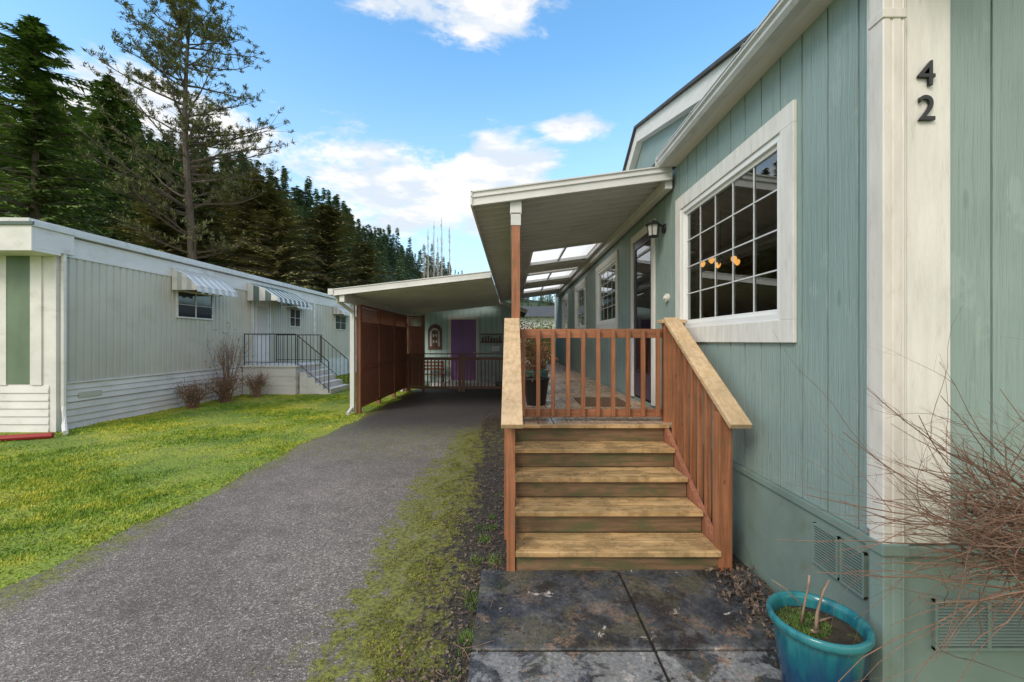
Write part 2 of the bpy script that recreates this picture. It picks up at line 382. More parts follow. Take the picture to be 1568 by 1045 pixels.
# ------------------------------------------------------------------ house (right)
XW=1.70; YF=1.86; YE=16.7
house=root('manufactured_house')
ZT=3.43; ZB=0.71
ops=[(2.68,4.21,1.80,2.90),(5.12,5.9,0.86,2.98),(6.87,8.42,1.94,2.98),(9.8,11.3,1.94,2.98),(12.9,14.2,1.94,2.98)]
def segs(u0,u1,z0,z1,ops):
    s=[(z0,z1)]
    for a,b,c,d in ops:
        if a<u1-1e-4 and b>u0+1e-4:
            ns=[]
            for p,q_ in s:
                if c>p: ns.append((p,min(c,q_)))
                if d<q_: ns.append((max(d,p),q_))
            s=[t for t in ns if t[1]-t[0]>1e-4]
    return s
def siding(u0,u1,z0,z1,ops,sp,gap,start=None):
    u=u0 if start is None else start
    out=[]
    while u<u1-1e-4:
        a=max(u,u0)+gap/2; b=min(u+sp,u1)-gap/2
        cuts=sorted([a,b]+[e for o in ops for e in o[:2] if a<e<b])
        for i in range(len(cuts)-1):
            for c,d in segs(cuts[i],cuts[i+1],z0,z1,ops): out.append((cuts[i],cuts[i+1],c,d))
        u+=sp
    return out
q=P()
for a,b,c,d in siding(YF+0.02,YE,ZB,ZT,ops,0.203,0.011): q.box(XW,XW+0.014,a,b,c,d)
q.done('side_siding',M['teal'],house,0.002)
cu=sorted(set([YF+0.02,YE]+[e for o in ops for e in o[:2]]))
q=P()
for i in range(len(cu)-1):
    for c,d in segs(cu[i],cu[i+1],0,ZT,ops): q.box(XW+0.008,XW+0.12,cu[i],cu[i+1],c,d)
q.done('side_wall_core',M['groove'],house)
q=P().box(XW-0.006,XW+0.007,YF+0.02,YE,0,ZB-0.045); q.done('skirting_panel',M['teal2'],house)
q=P().box(XW-0.022,XW+0.006,YF,YE,ZB-0.045,ZB-0.002); q.done('skirt_ledge',M['teal2'],house,0.004)
q=P()
for a,b,c,d in siding(XW+0.2,7.0,0.75,4.6,[],0.203,0.011): q.box(a,b,YF,YF+0.014,c,d)
q.done('front_siding',M['teal'],house,0.002)
q=P().box(XW+0.01,7.0,YF+0.008,YF+0.14,0,4.6); q.done('front_wall_core',M['groove'],house)
q=P().box(XW-0.03,7.0,YF-0.035,YF+0.007,0.70,0.742); q.done('front_ledge',M['teal2'],house,0.005)
q=P().box(XW+0.0,7.0,YF-0.008,YF+0.007,0,0.698); q.done('front_skirting',M['teal2'],house)
q=P().box(XW+0.012,XW+0.20,YF-0.022,YF+0.006,0.748,3.42); q.done('corner_board_front',M['white'],house,0.003)
q=P().box(XW-0.022,XW+0.010,YF-0.022,YF+0.15,0.748,3.42); q.done('corner_board_side',M['white'],house,0.003)
q=P().box(XW-0.012,XW+0.03,YF-0.012,YF+0.08,0,0.698); q.done('corner_board_base',M['teal2'],house,0.003)
def vent_front(x0,x1,z0,z1):
    q=P(); y=YF-0.016
    q.box(x0,x1,y-0.010,y+0.008,z0,z0+0.012).box(x0,x1,y-0.010,y+0.008,z1-0.012,z1).box(x0,x0+0.012,y-0.0095,y+0.008,z0,z1).box(x1-0.012,x1,y-0.0095,y+0.008,z0,z1)
    xm=(x0+x1)/2; q.box(xm-0.008,xm+0.008,y-0.0092,y+0.008,z0,z1)
    z=z0+0.02
    while z<z1-0.018:
        q.hexa([(x0+.012,y-0.008,z),(x1-.012,y-0.008,z),(x1-.012,y+0.004,z+0.006),(x0+.012,y+0.004,z+0.006),(x0+.012,y-0.008,z+0.002),(x1-.012,y-0.008,z+0.002),(x1-.012,y+0.004,z+0.008),(x0+.012,y+0.004,z+0.008)]); z+=0.0135
    q.done('foundation_vent',M['teal2'],house)
    q=P().box(x0+.005,x1-.005,y+.0045,y+.007,z0+.005,z1-.005); q.done('vent_shade_back',M['ventd'],house)
vent_front(1.83,2.30,0.29,0.51); 
q=P(); qd=P()
x=XW-0.02
for (y0,y1) in ((2.02,2.17),(2.185,2.37)):
    z0,z1=0.40,0.62
    q.box(x-0.006,x+0.013,y0,y1,z0,z0+0.012).box(x-0.006,x+0.013,y0,y1,z1-0.012,z1).box(x-0.0055,x+0.013,y0,y0+0.012,z0,z1).box(x-0.0055,x+0.013,y1-0.012,y1,z0,z1)
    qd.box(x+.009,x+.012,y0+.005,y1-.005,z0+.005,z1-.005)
    z=z0+0.02
    while z<z1-0.018:
        q.box(x-.002,x+0.008,y0+0.012,y1-0.012,z,z+0.006); z+=0.0145
q.done('side_foundation_vent',M['teal2'],house); qd.done('side_vent_shade_back',M['ventd'],house)
def win(y0,y1,z0,z1,cols,rows,name,trim=0.13):
    q=P(); t=trim; x0=XW-0.024; x1=XW-0.001
    q.box(x0,x1,y0-t,y1+t,z1,z1+t).box(x0,x1,y0-t,y1+t,z0-t-0.01,z0).box(x0,x1,y0-t,y0,z0,z1).box(x0,x1,y1,y1+t,z0,z1)
    q.done(name+'_trim',M['white'],house,0.003)
    q=P(); f=0.045
    for (o,xa,xb,ff) in ((0,XW-0.012,XW+0.05,f),(f,XW+0.010,XW+0.045,0.03)):
        a,b,c,d=y0+o,y1-o,z0+o,z1-o
        q.box(xa,xb,a,b,d-ff,d).box(xa,xb,a,b,c,c+ff).box(xa,xb,a,a+ff,c+ff,d-ff).box(xa,xb,b-ff,b,c+ff,d-ff)
    q.done(name+'_frame',M['vinyl'],house,0.003)
    a,b,c,d=y0+0.07,y1-0.07,z0+0.07,z1-0.07
    q=P()
    for i in range(1,cols): 
        y=a+(b-a)*i/cols; q.box(XW+0.016,XW+0.021,y-0.005,y+0.005,c,d)
    for i in range(1,rows):
        z=c+(d-c)*i/rows; q.box(XW+0.0155,XW+0.0215,a,b,z-0.005,z+0.005)
    q.done(name+'_muntins',M['gutter'],house)
    q=P(); q.add([(XW+0.024,a,c),(XW+0.024,b,c),(XW+0.024,b,d),(XW+0.024,a,d)],[(0,3,2,1)]); q.done(name+'_glass',M['glass'],house)
win(2.66,4.23,1.76,2.94,5,4,'front_window')
for i,(a,b,c,d) in enumerate(ops[2:]): win(a+0.02,b-0.02,c,d,4,4,'side_window_%d'%(i+1),0.11)
q=P(); x0=XW-0.024; x1=XW-0.001
q.box(x0,x1,5.02,6.0,2.98,3.08).box(x0,x1,5.02,5.12,0.86,2.98).box(x0,x1,5.9,6.0,0.86,2.98); q.done('door_trim',M['white'],house,0.003)
q=P().box(XW+0.02,XW+0.06,5.12,5.9,0.88,2.98); q.done('entry_door',M['dpurple'],house)
q=P().box(XW-0.01,XW+0.018,5.13,5.19,0.9,2.97).box(XW-0.01,XW+0.018,5.83,5.89,0.9,2.97).box(XW-0.01,XW+0.018,5.19,5.83,2.87,2.97).box(XW-0.01,XW+0.018,5.19,5.83,0.9,1.2); q.done('storm_door',M['dpurple'],house,0.003)
q=P(); q.add([(XW+.004,5.19,1.2),(XW+.004,5.83,1.2),(XW+.004,5.83,2.87),(XW+.004,5.19,2.87)],[(0,3,2,1)]); q.done('storm_door_glass',M['glass'],house)
q=P(); q.box(1.83,5.0,2.05,16.4,0.80,0.84).box(1.83,5,2.05,16.4,3.35,3.4).box(5,5.05,2.05,16.4,0.8,3.4).box(1.83,5,2.0,2.05,0.8,3.4).box(1.83,5,16.4,16.45,0.8,3.4).box(1.83,5,6.3,6.35,0.8,3.4)
q.done('room',M['inside'],house)
q=P().tube([(2.75,5.6,3.35),(2.75,5.6,2.75)],[0.008,0.008]); 
for k in range(5):
    t=k*1.2566; q.tube([(2.75,5.6,2.75),(2.75+.12*math.cos(t),5.6+.12*math.sin(t),2.66),(2.75+.22*math.cos(t),5.6+.22*math.sin(t),2.72)],[0.008]*3)
q.done('chandelier_frame',M['black'],house)
q=P()
for k in range(5):
    t=k*1.2566; q.lathe((2.75+.22*math.cos(t),5.6+.22*math.sin(t),2.63),[(0.01,0),(0.03,0.02),(0.038,0.05),(0.025,0.075)],10)
q.done('chandelier_shades',M['bulb'],house)
# soffit, gutter, fascia, roof
q=P().box(1.585,XW+0.12,1.4,4.38,3.43,3.445); q.done('soffit',M['whitey'],house)
q=P().box(1.585,1.61,1.4,4.38,3.446,3.55); q.done('fascia',M['whitey'],house)
prof=[(1.583,3.43),(1.52,3.43),(1.50,3.455),(1.50,3.478),(1.482,3.492),(1.482,3.512),(1.476,3.512),(1.476,3.52),(1.49,3.52),(1.49,3.50),(1.508,3.482),(1.508,3.46),(1.525,3.436),(1.583,3.436)]
q=P().poly_ext([(a,1.4,b) for a,b in prof],(0,2.98,0)); q.done('gutter',M['gutter'],house)
q=P().box(1.478,1.583,4.382,4.386,3.43,3.522)
for y in (1.9,2.7,3.5): q.box(1.470,1.5835,y,y+.03,3.5205,3.5235)
q.done('gutter_end_cap_and_straps',M['gutter'],house)
q=P().hexa([(1.56,1.4,3.552),(5.0,1.4,4.45),(5.0,YE+.2,4.45),(1.56,YE+.2,3.552),(1.56,1.4,3.58),(5.0,1.4,4.5),(5.0,YE+.2,4.5),(1.56,YE+.2,3.58)])
q.hexa([(5.0,1.4,4.45),(8.5,1.4,3.55),(8.5,YE+.2,3.55),(5.0,YE+.2,4.45),(5.0,1.4,4.5),(8.5,1.4,3.6),(8.5,YE+.2,3.6),(5.0,YE+.2,4.5)])
q.done('main_roof',M['roof'],house)
XD=2.0
pts=[(XD,2.6,3.80),(XD,6.47,4.86),(XD,7.9,4.03),(XD,7.9,3.6),(XD,2.6,3.6)]
q=P().poly_ext(pts,(3,0,0)); q.done('dormer_wall',M['teal'],house)
def rake(a,b,drop,x0,x1,mat,name,up=0):
    q=P(); q.hexa([(x0,a[0],a[1]-drop+up),(x1,a[0],a[1]-drop+up),(x1,b[0],b[1]-drop+up),(x0,b[0],b[1]-drop+up),(x0,a[0],a[1]+up),(x1,a[0],a[1]+up),(x1,b[0],b[1]+up),(x0,b[0],b[1]+up)]); q.done(name,mat,house)
rake((2.4,3.75),(6.47,4.865),0.20,XD-0.10,XD-0.003,M['whitey'],'dormer_fascia')
rake((6.472,4.865),(8.0,3.98),0.20,XD-0.10,XD-0.003,M['whitey'],'dormer_fascia_far')
rake((2.4,3.75),(6.47,4.865),0.035,XD-0.14,XD+3,M['roof'],'dormer_roof',0.037)
rake((6.472,4.865),(8.0,3.98),0.035,XD-0.14,XD+3,M['roof'],'dormer_roof_far',0.037)
def ribbed(x0,x1,y0,y1,z0,z1):
    q=P(); w=x1-x0
    pts=[(x0,y0+.004),(x0+.004,y0),(x0+w*.30,y0),(x0+w*.34,y0+.004),(x0+w*.44,y0+.004),(x0+w*.48,y0),(x0+w*.80,y0),(x0+w*.84,y0+.004),(x0+w*.9,y0+.004),(x0+w*.94,y0),(x1,y0+.003),(x1,y1),(x0,y1)]
    q.poly_ext([(a,b,z0) for a,b in pts],(0,0,z1-z0)); return q
q=ribbed(1.575,1.668,1.80,1.87,0.745,3.30); q.done('downspout',M['downsp'],house)
q=ribbed(1.575,1.668,1.80,1.87,0.10,0.745); q.done('downspout_lower',M['teal2'],house)
q=P().box(1.565,1.678,1.79,1.88,0.72,0.77); q.done('downspout_strap',M['teal2'],house,0.004)
q=P().box(1.57,1.673,1.795,1.875,3.0,3.04); q.done('downspout_strap_top',M['downsp'],house,0.004)
q=P().hexa([(1.575,1.80,3.30),(1.668,1.80,3.30),(1.668,1.87,3.30),(1.575,1.87,3.30),(1.50,1.80,3.43),(1.59,1.80,3.43),(1.59,1.87,3.43),(1.50,1.87,3.43)]); q.done('downspout_elbow',M['downsp'],house)
q=P().box(XW-0.075,XW-0.02,1.82,1.86,0.0,0.7); q.done('conduit',M['teal2'],house,0.01)
q=P().tube([(XW-0.001,4.62,2.10),(XW-0.03,4.62,2.10)],[0.045,0.045],16).tube([(XW-0.03,4.62,2.10),(XW-0.05,4.62,2.10)],[0.025,0.02],12); q.done('doorbell',M['white'],house)
q=P().box(XW-0.022,XW+0.02,YE-0.1,YE+0.01,0.748,3.42); q.done('far_corner_board',M['white'],house)
q=P().box(XW+0.02,8,YE-0.05,YE,0,3.5); q.done('rear_wall',M['teal2'],house)
def num(t,x,z):
    cu=bpy.data.curves.new('n','FONT'); cu.body=t; cu.size=0.152; cu.extrude=0.005; cu.offset=0.0004; cu.bevel_depth=0.0006
    o=bpy.data.objects.new('tmp',cu); sc.collection.objects.link(o)
    dg=bpy.context.evaluated_depsgraph_get(); me=bpy.data.meshes.new_from_object(o.evaluated_get(dg))
    bpy.data.objects.remove(o)
    ob=bpy.data.objects.new('digit_'+t,me); sc.collection.objects.link(ob); me.materials.clear(); me.materials.append(M['black'])
    ob.rotation_euler=(math.radians(90),0,0); ob.location=(x,YF-0.031,z); ob.parent=hn
hn=root('house_number')
num('4',1.748,2.732); num('2',1.748,2.582)
lan=root('wall_lantern'); q=P()
ly=4.72; lx=1.57
q.tube([(XW-0.001,ly,2.88),(XW-0.02,ly,2.88)],[0.055,0.05],14).tube([(XW-0.02,ly,2.90),(XW-0.09,ly,2.95),(lx,ly,2.97)],[0.01]*3)
q.lathe((lx,ly,0),[(0.0,2.98),(0.02,2.96),(0.085,2.925),(0.088,2.915),(0.0,2.915)],6)
q.lathe((lx,ly,0),[(0.0,2.775),(0.05,2.785),(0.055,2.80),(0.0,2.80)],6)
for k in range(6):
    t=k*math.pi/3; q.tube([(lx+.052*math.cos(t),ly+.052*math.sin(t),2.79),(lx+.068*math.cos(t),ly+.068*math.sin(t),2.92)],[0.005]*2,4)
q.done('frame',M['black'],lan); q=P().lathe((lx,ly,0),[(0.046,2.802),(0.06,2.914)],6); q.done('glass_panes',M['curtain'],lan)

# ------------------------------------------------------------------ deck + steps
deck=root('wooden_deck')
DZ=0.835
q=P(); x=-0.02; 
while x<1.66:
    q.box(x,min(x+0.137,1.675),4.06,15.0,DZ-0.035,DZ); x+=0.142
q.done('deck_boards',M['deck'],deck,0.003)
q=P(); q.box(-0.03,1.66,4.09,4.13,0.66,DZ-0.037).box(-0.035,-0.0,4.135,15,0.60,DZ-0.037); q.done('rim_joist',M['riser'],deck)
q=P(); y=4.14
while y<15: q.box(-0.03,-0.01,y,y+0.13,0.03,0.598); y+=0.14
q.done('deck_skirt',M['brownr'],deck)
q=P(); y=4.3
while y<15: q.box(-0.02,0.018,y,y+0.038,0.72,1.79); y+=0.14
for y in (4.16,6.2,8.4,10.6,12.8,14.9): q.box(-0.045,0.043,y-0.044,y+0.044,0.0,1.80)
q.done('side_railing',M['rail'],deck,0.002)
q=P().box(-0.07,0.07,4.125,15,1.802,1.84); q.done('side_railing_cap',M['cap'],deck,0.005)
q=P(); gx0,gx1=0.06,1.485; gy=4.20
n=10
for i in range(n):
    x=gx0+0.05+(gx1-gx0-0.10)*i/(n-1); q.box(x-0.019,x+0.019,gy-0.045,gy-0.008,0.89,1.74)
q.done('gate_balusters',M['rail'],deck,0.002)
q=P().box(gx0,gx1,gy-0.007,gy+0.03,1.66,1.75).box(gx0,gx1,gy-0.007,gy+0.03,0.88,0.955); q.done('gate_rails',M['railx'],deck,0.002)
q=P().box(1.49,1.58,4.14,4.23,0.70,1.80); q.done('gate_post',M['rail'],deck,0.003)
q=P().box(1.46,XW-0.002,4.13,4.27,1.802,1.84); q.done('gate_post_cap',M['cap'],deck,0.005)
steps=root('porch_steps')
rs,rn=0.167,0.28
q=P(); r=P(); 
for i in range(1,5):
    z=rs*i; y=2.96+rn*(i-1)
    q.box(0.025,1.455,y-0.018,y+0.128,z-0.038,z+U(0,.001)).box(0.027,1.453,y+0.134,y+0.285,z-0.038,z-0.001+U(0,.001))
    r.box(0.03,1.45,y+0.012,y+0.04,z-rs+0.001,z-0.039)
r.box(0.03,1.45,4.092-0.012,4.088+0.001,4*rs+0.001,DZ-0.037)
q.box(0.0,1.5,4.058-0.02,4.058,DZ-0.036,DZ-0.001)
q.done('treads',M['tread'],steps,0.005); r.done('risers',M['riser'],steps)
q=P()
for (x0,x1) in ((-0.018,0.022),(1.458,1.498)):
    q.poly_ext([(x0,2.97,0.0),(x0,2.97,0.13),(x0,4.05,0.80),(x0,4.09,0.80),(x0,4.09,0.42),(x0,3.4,0.0)],(x1-x0,0,0))
q.done('stringers',M['fence'],steps)
def hz(y): return 1.085+(y-2.86)*0.597
q=P()
q.box(-0.038,0.022,2.955,3.04,0.0,hz(3.0)-0.04).box(1.445,1.535,2.955,3.045,0.0,hz(3.0)-0.04)
for k in range(7):
    y=3.14+k*0.135
    q.box(1.50,1.538,y,y+0.038,0.05+(y-2.96)*0.597,hz(y)-0.03); q.box(-0.057,-0.019,y,y+0.038,0.05+(y-2.96)*0.597,hz(y)-0.03)
q.done('rail_posts',M['rail'],steps,0.002)
q=P().beam((0.0,2.82,hz(2.82)),(0.0,4.12,hz(4.12)),0.145,0.038).beam((1.522,2.82,hz(2.82)),(1.545,4.13,hz(4.13)),0.145,0.038)
q.done('handrails',M['cap'],steps,0.004)
q=P().beam((1.52,3.02,hz(3.02)-0.07),(1.54,4.13,hz(4.13)-0.07),0.035,0.08).beam((-0.035,3.02,hz(3.02)-0.07),(-0.035,4.12,hz(4.12)-0.07),0.03,0.08)
q.done('rail_under',M['rail'],steps)
q=P()
for i in range(1,5):
    z=rs*i; y=2.96+rn*(i-1)
    for x in (.09,.74,1.39):
        for dy in (.03,.1,.17,.25): q.tube([(x,y+dy,z-.002),(x,y+dy,z+.0018)],[.0045,.0045],6)
q.done('screws',M['black'],steps)
q=P().box(0.85,1.45,5.15,5.85,DZ+0.002,DZ+0.02); q.done('door_mat',M['mat'],None,0.004)
def leafcloud(N,c,r,s,zs=1.0):
    d=np.random.randn(N,3); d/=np.linalg.norm(d,axis=1)[:,None]; rad=np.random.rand(N)**0.45
    lump=1+0.35*np.sin(d[:,0]*5+c[0])*np.cos(d[:,2]*4+c[1])+0.2*np.sin(d[:,1]*9)
    p=np.array(c)+d*(rad*lump)[:,None]*np.array([r,r,r*zs])
    V=p[:,None,:]+(np.random.rand(N,3,3)-.5)*2*s
    return V
def potted(name,x,y,z,pr,ph,mat,fm,N,r):
    e=root(name); q=P().lathe((x,y,z),[(0,0.0),(pr*0.7,0),(pr*0.75,0.01),(pr,ph*0.9),(pr*1.06,ph*0.92),(pr*1.06,ph),(pr*0.93,ph),(pr*0.9,ph-0.03),(0,ph-0.03)],24); q.done('pot',mat,e,smooth=True)
    b=P()
    for k in range(14):
        a=U(0,6.28); rr=U(.3,1)*r; b.tube([(x,y,z+ph-0.03),(x+.4*rr*math.cos(a),y+.4*rr*math.sin(a),z+ph+r*0.6),(x+rr*math.cos(a),y+rr*math.sin(a),z+ph+r*U(.9,1.8))],[0.006,0.004,0.002],4)
    b.done('stems',M['twig'],e); trimesh('leaves',leafcloud(N,(x,y,z+ph+r*0.95),r,0.018),fm,e)
potted('potted_shrub',0.30,5.3,DZ,0.16,0.34,M['black'],M['redf'],1500,0.28)
potted('potted_shrub',0.36,6.3,DZ,0.18,0.36,M['glaze'],M['redf'],1500,0.32)
potted('potted_shrub',0.42,7.6,DZ,0.18,0.36,M['terr'],M['greenf'],1200,0.32)

# ------------------------------------------------------------------ porch roof
aw=root('porch_awning')
def az(x): return 3.18+(x+0.41)*(3.45-3.18)/2.03
AX0,AX1=-0.41,1.66
q=P().hexa([(AX0,4.40,az(AX0)-0.15),(AX1,4.40,az(AX1)-0.15),(AX1,4.425,az(AX1)-0.15),(AX0,4.425,az(AX0)-0.15),(AX0,4.40,az(AX0)),(AX1,4.40,az(AX1)),(AX1,4.425,az(AX1)),(AX0,4.425,az(AX0))])
for dz in (0.0,0.055,0.14):
    q.hexa([(AX0-.012,4.385,az(AX0)-dz-0.012),(AX1,4.385,az(AX1)-dz-0.012),(AX1,4.40,az(AX1)-dz-0.012),(AX0-.012,4.40,az(AX0)-dz-0.012),(AX0-.012,4.385,az(AX0)-dz),(AX1,4.385,az(AX1)-dz),(AX1,4.40,az(AX1)-dz),(AX0-.012,4.40,az(AX0)-dz)])
q.box(AX0-0.02,AX0,4.385,15.5,3.03,3.182)
q.done('fascia',M['alum'],aw)
sky=[(7.2,8.7),(9.9,11.3),(12.4,13.6)]
q=P(); y=4.43
def slab(q,x0,x1,y0,y1,o0,o1):
    q.hexa([(x0,y0,az(x0)-o1),(x1,y0,az(x1)-o1),(x1,y1,az(x1)-o1),(x0,y1,az(x0)-o1),(x0,y0,az(x0)-o0),(x1,y0,az(x1)-o0),(x1,y1,az(x1)-o0),(x0,y1,az(x0)-o0)])
SX0,SX1=0.36,1.52
while y<15.4:
    y1=y+0.1995; mid=y+0.1
    insky=[s for s in sky if s[0]<=mid<=s[1]]
    rng=[(AX0,AX1)] if not insky else [(AX0,SX0),(SX1,AX1)]
    for a,b in rng:
        slab(q,a,b,y,y1,0.06,0.075); slab(q,a,b,y,y+0.03,0.075,0.12); slab(q,a,b,y+0.07,y+0.078,0.075,0.082); slab(q,a,b,y+0.13,y+0.138,0.075,0.082)
    y+=0.2
q.done('roof_pans',M['alumu'],aw)
q=P()
for s in sky:
    slab(q,SX0,SX1,s[0]+0.03,s[1]+0.1,0.05,0.055)
q.done('skylight_panels',M['transl'],aw)
q=P()
for s in sky:
    a,b=s[0]+0.0,s[1]+0.12
    slab(q,SX0-.05,SX0,a,b,0.045,0.14); slab(q,SX1,SX1+.05,a,b,0.045,0.14); 
    for yy_ in (a,b): slab(q,SX0,SX1,yy_-0.03,yy_+0.02,0.058,0.14)
    slab(q,(SX0+SX1)/2-0.02,(SX0+SX1)/2+0.02,a+.02,b-.03,0.058,0.10)
q.done('skylight_frames',M['alum'],aw)
q=P().box(-0.02,0.10,4.43,15.4,2.955,3.115); q.done('beam',M['alumu'],aw,0.004)
q=P().box(1.60,1.675,4.43,15.4,3.22,3.33); q.done('ledger',M['alum'],aw,0.004)
q=P()
for y in (4.48,8.3,12.2,15.2): q.box(-0.005,0.085,y-0.045,y+0.045,0.0,2.90)
q.done('posts',M['rail'],aw,0.003)
q=P()
for y in (4.48,8.3,12.2,15.2): q.box(-0.012,0.092,y-0.05,y-0.047,2.84,2.97); q.box(-0.0,0.08,y-0.04,y+0.04,2.90,2.954)
q.done('brackets',M['gutter'],aw)

# ------------------------------------------------------------------ carport
cp=root('carport')
CX0,CX1,CY0,CY1=-3.66,-0.435,8.7,15.3
def cz(x): return 2.70+(x-CX0)*(3.07-2.70)/(CX1-CX0)
def cs(q,x0,x1,y0,y1,o0,o1):
    q.hexa([(x0,y0,cz(x0)-o1),(x1,y0,cz(x1)-o1),(x1,y1,cz(x1)-o1),(x0,y1,cz(x0)-o1),(x0,y0,cz(x0)-o0),(x1,y0,cz(x1)-o0),(x1,y1,cz(x1)-o0),(x0,y1,cz(x0)-o0)])
q=P(); cs(q,CX0,CX1,CY0,CY0+0.025,0,0.14); cs(q,CX0,CX1,CY0-0.015,CY0,0,0.015); cs(q,CX0,CX1,CY0-0.015,CY0,0.125,0.14); cs(q,CX0,CX1,CY1-0.025,CY1,0,0.14); q.done('fascia',M['alum'],cp)
q=P(); y=CY0+0.03
while y<CY1-0.1:
    cs(q,CX0,CX1,y,y+0.299,0.05,0.065); cs(q,CX0,CX1,y,y+0.025,0.065,0.10); y+=0.3
q.done('roof_pans',M['alumu'],cp)
q=P().box(CX0-0.11,CX0-0.003,CY0-0.02,CY1,2.57,2.70); q.done('gutter',M['alum'],cp,0.008)
q=P().box(-3.55,-3.45,CY0+0.03,CY1-0.03,2.44,2.605); q.done('beam',M['alum'],cp)
q=P().tube([(CX0-0.05,9.0,2.57),(CX0-0.05,9.05,2.48),(-3.545,9.42,2.28),(-3.545,9.43,2.15)],[0.04]*4,8)
q.box(-3.59,-3.50,9.40,9.49,0.05,2.44).box(-3.58,-3.50,13.6,13.68,0,2.44); q.done('downspout_and_posts',M['alum'],cp)
q=P().tube([(-3.545,9.44,0.16),(-3.56,9.2,0.05)],[0.04,0.04],8); q.done('downspout_shoe',M['alum'],cp)

fn=root('lattice_fence')
def lattice(q,axis,c,u0,u1,z0,z1,sp=0.085):
    t=0.006; h=z1-z0; u=u0-h
    while u<u1:
        for s in (1,-1):
            a,b=u,u+h; za,zb=(z0,z1) if s==1 else (z1,z0)
            if a<u0: za=za+(u0-a)*(zb-za)/(b-a); a=u0
            if b>u1: zb=za+(u1-a)*(zb-za)/(b-a); b=u1
            if b-a>0.02:
                if axis=='Y': q.beam((c+s*t,a,za),(c+s*t,b,zb),0.010,0.03)
                else: q.beam((a,c+s*t,za),(b,c+s*t,zb),0.010,0.03)
        u+=sp
    return q
FY0,FY1=9.55,13.7; FX=-3.44
q=P(); y=FY0
while y<FY1-0.05: q.box(FX-0.010+0.004*random.choice((0,1)),FX+0.012,y+0.003,min(y+0.137,FY1),0.16,2.02); y+=0.14
q.box(-3.40,-2.93,13.86,13.88,0.16,2.1)
q.done('boards',M['fence'],fn)
q=P(); lattice(q,'Y',FX,FY0,FY1,2.06,2.40); lattice(q,'X',13.87,-3.40,-2.93,2.12,2.40); q.done('lattice',M['fence'],fn)
q=P()
for y in (FY0,10.95,12.35,FY1): q.box(FX-0.045,FX+0.045,y-0.045,y+0.045,0,2.43)
for z in (0.13,1.0,2.02,2.40): 
    q.box(FX+0.014,FX+0.045,FY0+.045,FY1-.045,z,z+0.05)
q.box(-3.40,-2.93,13.84,13.859,1.0,1.06).box(-3.40,-2.93,13.82,13.90,2.07,2.12).box(-3.40,-2.93,13.82,13.90,2.40,2.45).box(-2.94,-2.86,13.82,13.91,0,2.48)
q.done('posts_and_rails',M['fence'],fn,0.002)
wr=root('wooden_railing'); q=P(); RY=13.6
x=-3.3
while x<-0.2: q.box(x,x+0.035,RY,RY+0.035,0.12,1.08); x+=0.115
for x in (-3.36,-1.72,-1.60,-0.20): q.box(x,x+0.09,RY-0.03,RY+0.06,0,1.2)
q.done('balusters',M['brownr'],wr)
q=P().box(-3.3,-0.2,RY-0.012,RY-0.001,1.02,1.11).box(-3.3,-0.2,RY-0.012,RY-0.001,0.10,0.18).box(-3.35,-0.12,RY-0.04,RY+0.08,1.202,1.235); q.done('rails',M['brownr'],wr)

# ------------------------------------------------------------------ shed
sh=root('garden_shed'); SY=15.6
q=P()
x=-3.6
while x<0.25: q.box(x+.004,min(x+.2,.25)-.004,SY,SY+0.012,0.15,2.75); x+=0.203
q.poly_ext([(-3.7,SY+.0,2.75),(0.25,SY,2.75),(-1.2,SY,3.32)],(0,0.012,0))
M['shedteal']=siding_mat('shed_siding',(0.42,0.55,0.53),(0.48,0.62,0.58))
q.done('front_siding',M['shedteal'],sh)
q=P().box(-3.7,0.25,SY+0.013,SY+4,0.0,2.75).poly_ext([(-3.7,SY+.013,2.75),(0.25,SY+.013,2.75),(-1.2,SY+.013,3.32)],(0,3.9,0)); q.done('body',M['teal2'],sh)
q=P()
q.hexa([(-3.85,SY-.3,2.66),(-1.2,SY-.3,3.32),(-1.2,SY+4.2,3.32),(-3.85,SY+4.2,2.66),(-3.85,SY-.3,2.72),(-1.2,SY-.3,3.40),(-1.2,SY+4.2,3.40),(-3.85,SY+4.2,2.72)])
q.hexa([(-1.2,SY-.3,3.32),(0.55,SY-.3,2.70),(0.55,SY+4.2,2.70),(-1.2,SY+4.2,3.32),(-1.2,SY-.3,3.40),(0.55,SY-.3,2.76),(0.55,SY+4.2,2.76),(-1.2,SY+4.2,3.40)])
q.done('roof',M['roof'],sh)
q=P(); q.beam((-3.85,SY-.31,2.64),(-1.2,SY-.31,3.31),0.02,0.13).beam((-1.2,SY-.31,3.31),(0.55,SY-.31,2.69),0.02,0.13)
dx0,dx1=-2.24,-1.32
q.box(dx0-.1,dx0,SY-.02,SY-.001,0.2,2.42).box(dx1,dx1+.1,SY-.02,SY-.001,0.2,2.42).box(dx0-.12,dx1+.12,SY-.025,SY-.001,2.42,2.54)
q.done('white_trim',M['white'],sh)
q=P().box(dx0,dx1,SY-.015,SY-.002,0.2,2.42)
for z0,z1 in ((0.35,1.1),(1.2,2.3)):
    for a in (dx0+.1,dx0+.5): q.box(a,a+.32,SY-.024,SY-.0155,z0,z1)
q.done('door',M['purple'],sh,0.004)
q=P().tube([(dx1-.07,SY-.015,1.2),(dx1-.07,SY-.06,1.2)],[.03,.03],10).box(-2.9,-0.6,SY-.6,SY-.01,0.0,0.15); q.done('knob_and_step',M['alum'],sh)
dp=root('arched_wall_plaque'); q=P(); 
ax,aw_,z0,z1=-2.83,0.25,1.32,2.0
pts=[(ax-aw_,z0),(ax+aw_,z0),(ax+aw_,z1)]+[(ax+aw_*math.cos(t),z1+aw_*math.sin(t)) for t in [i*math.pi/8 for i in range(1,8)]]+[(ax-aw_,z1)]
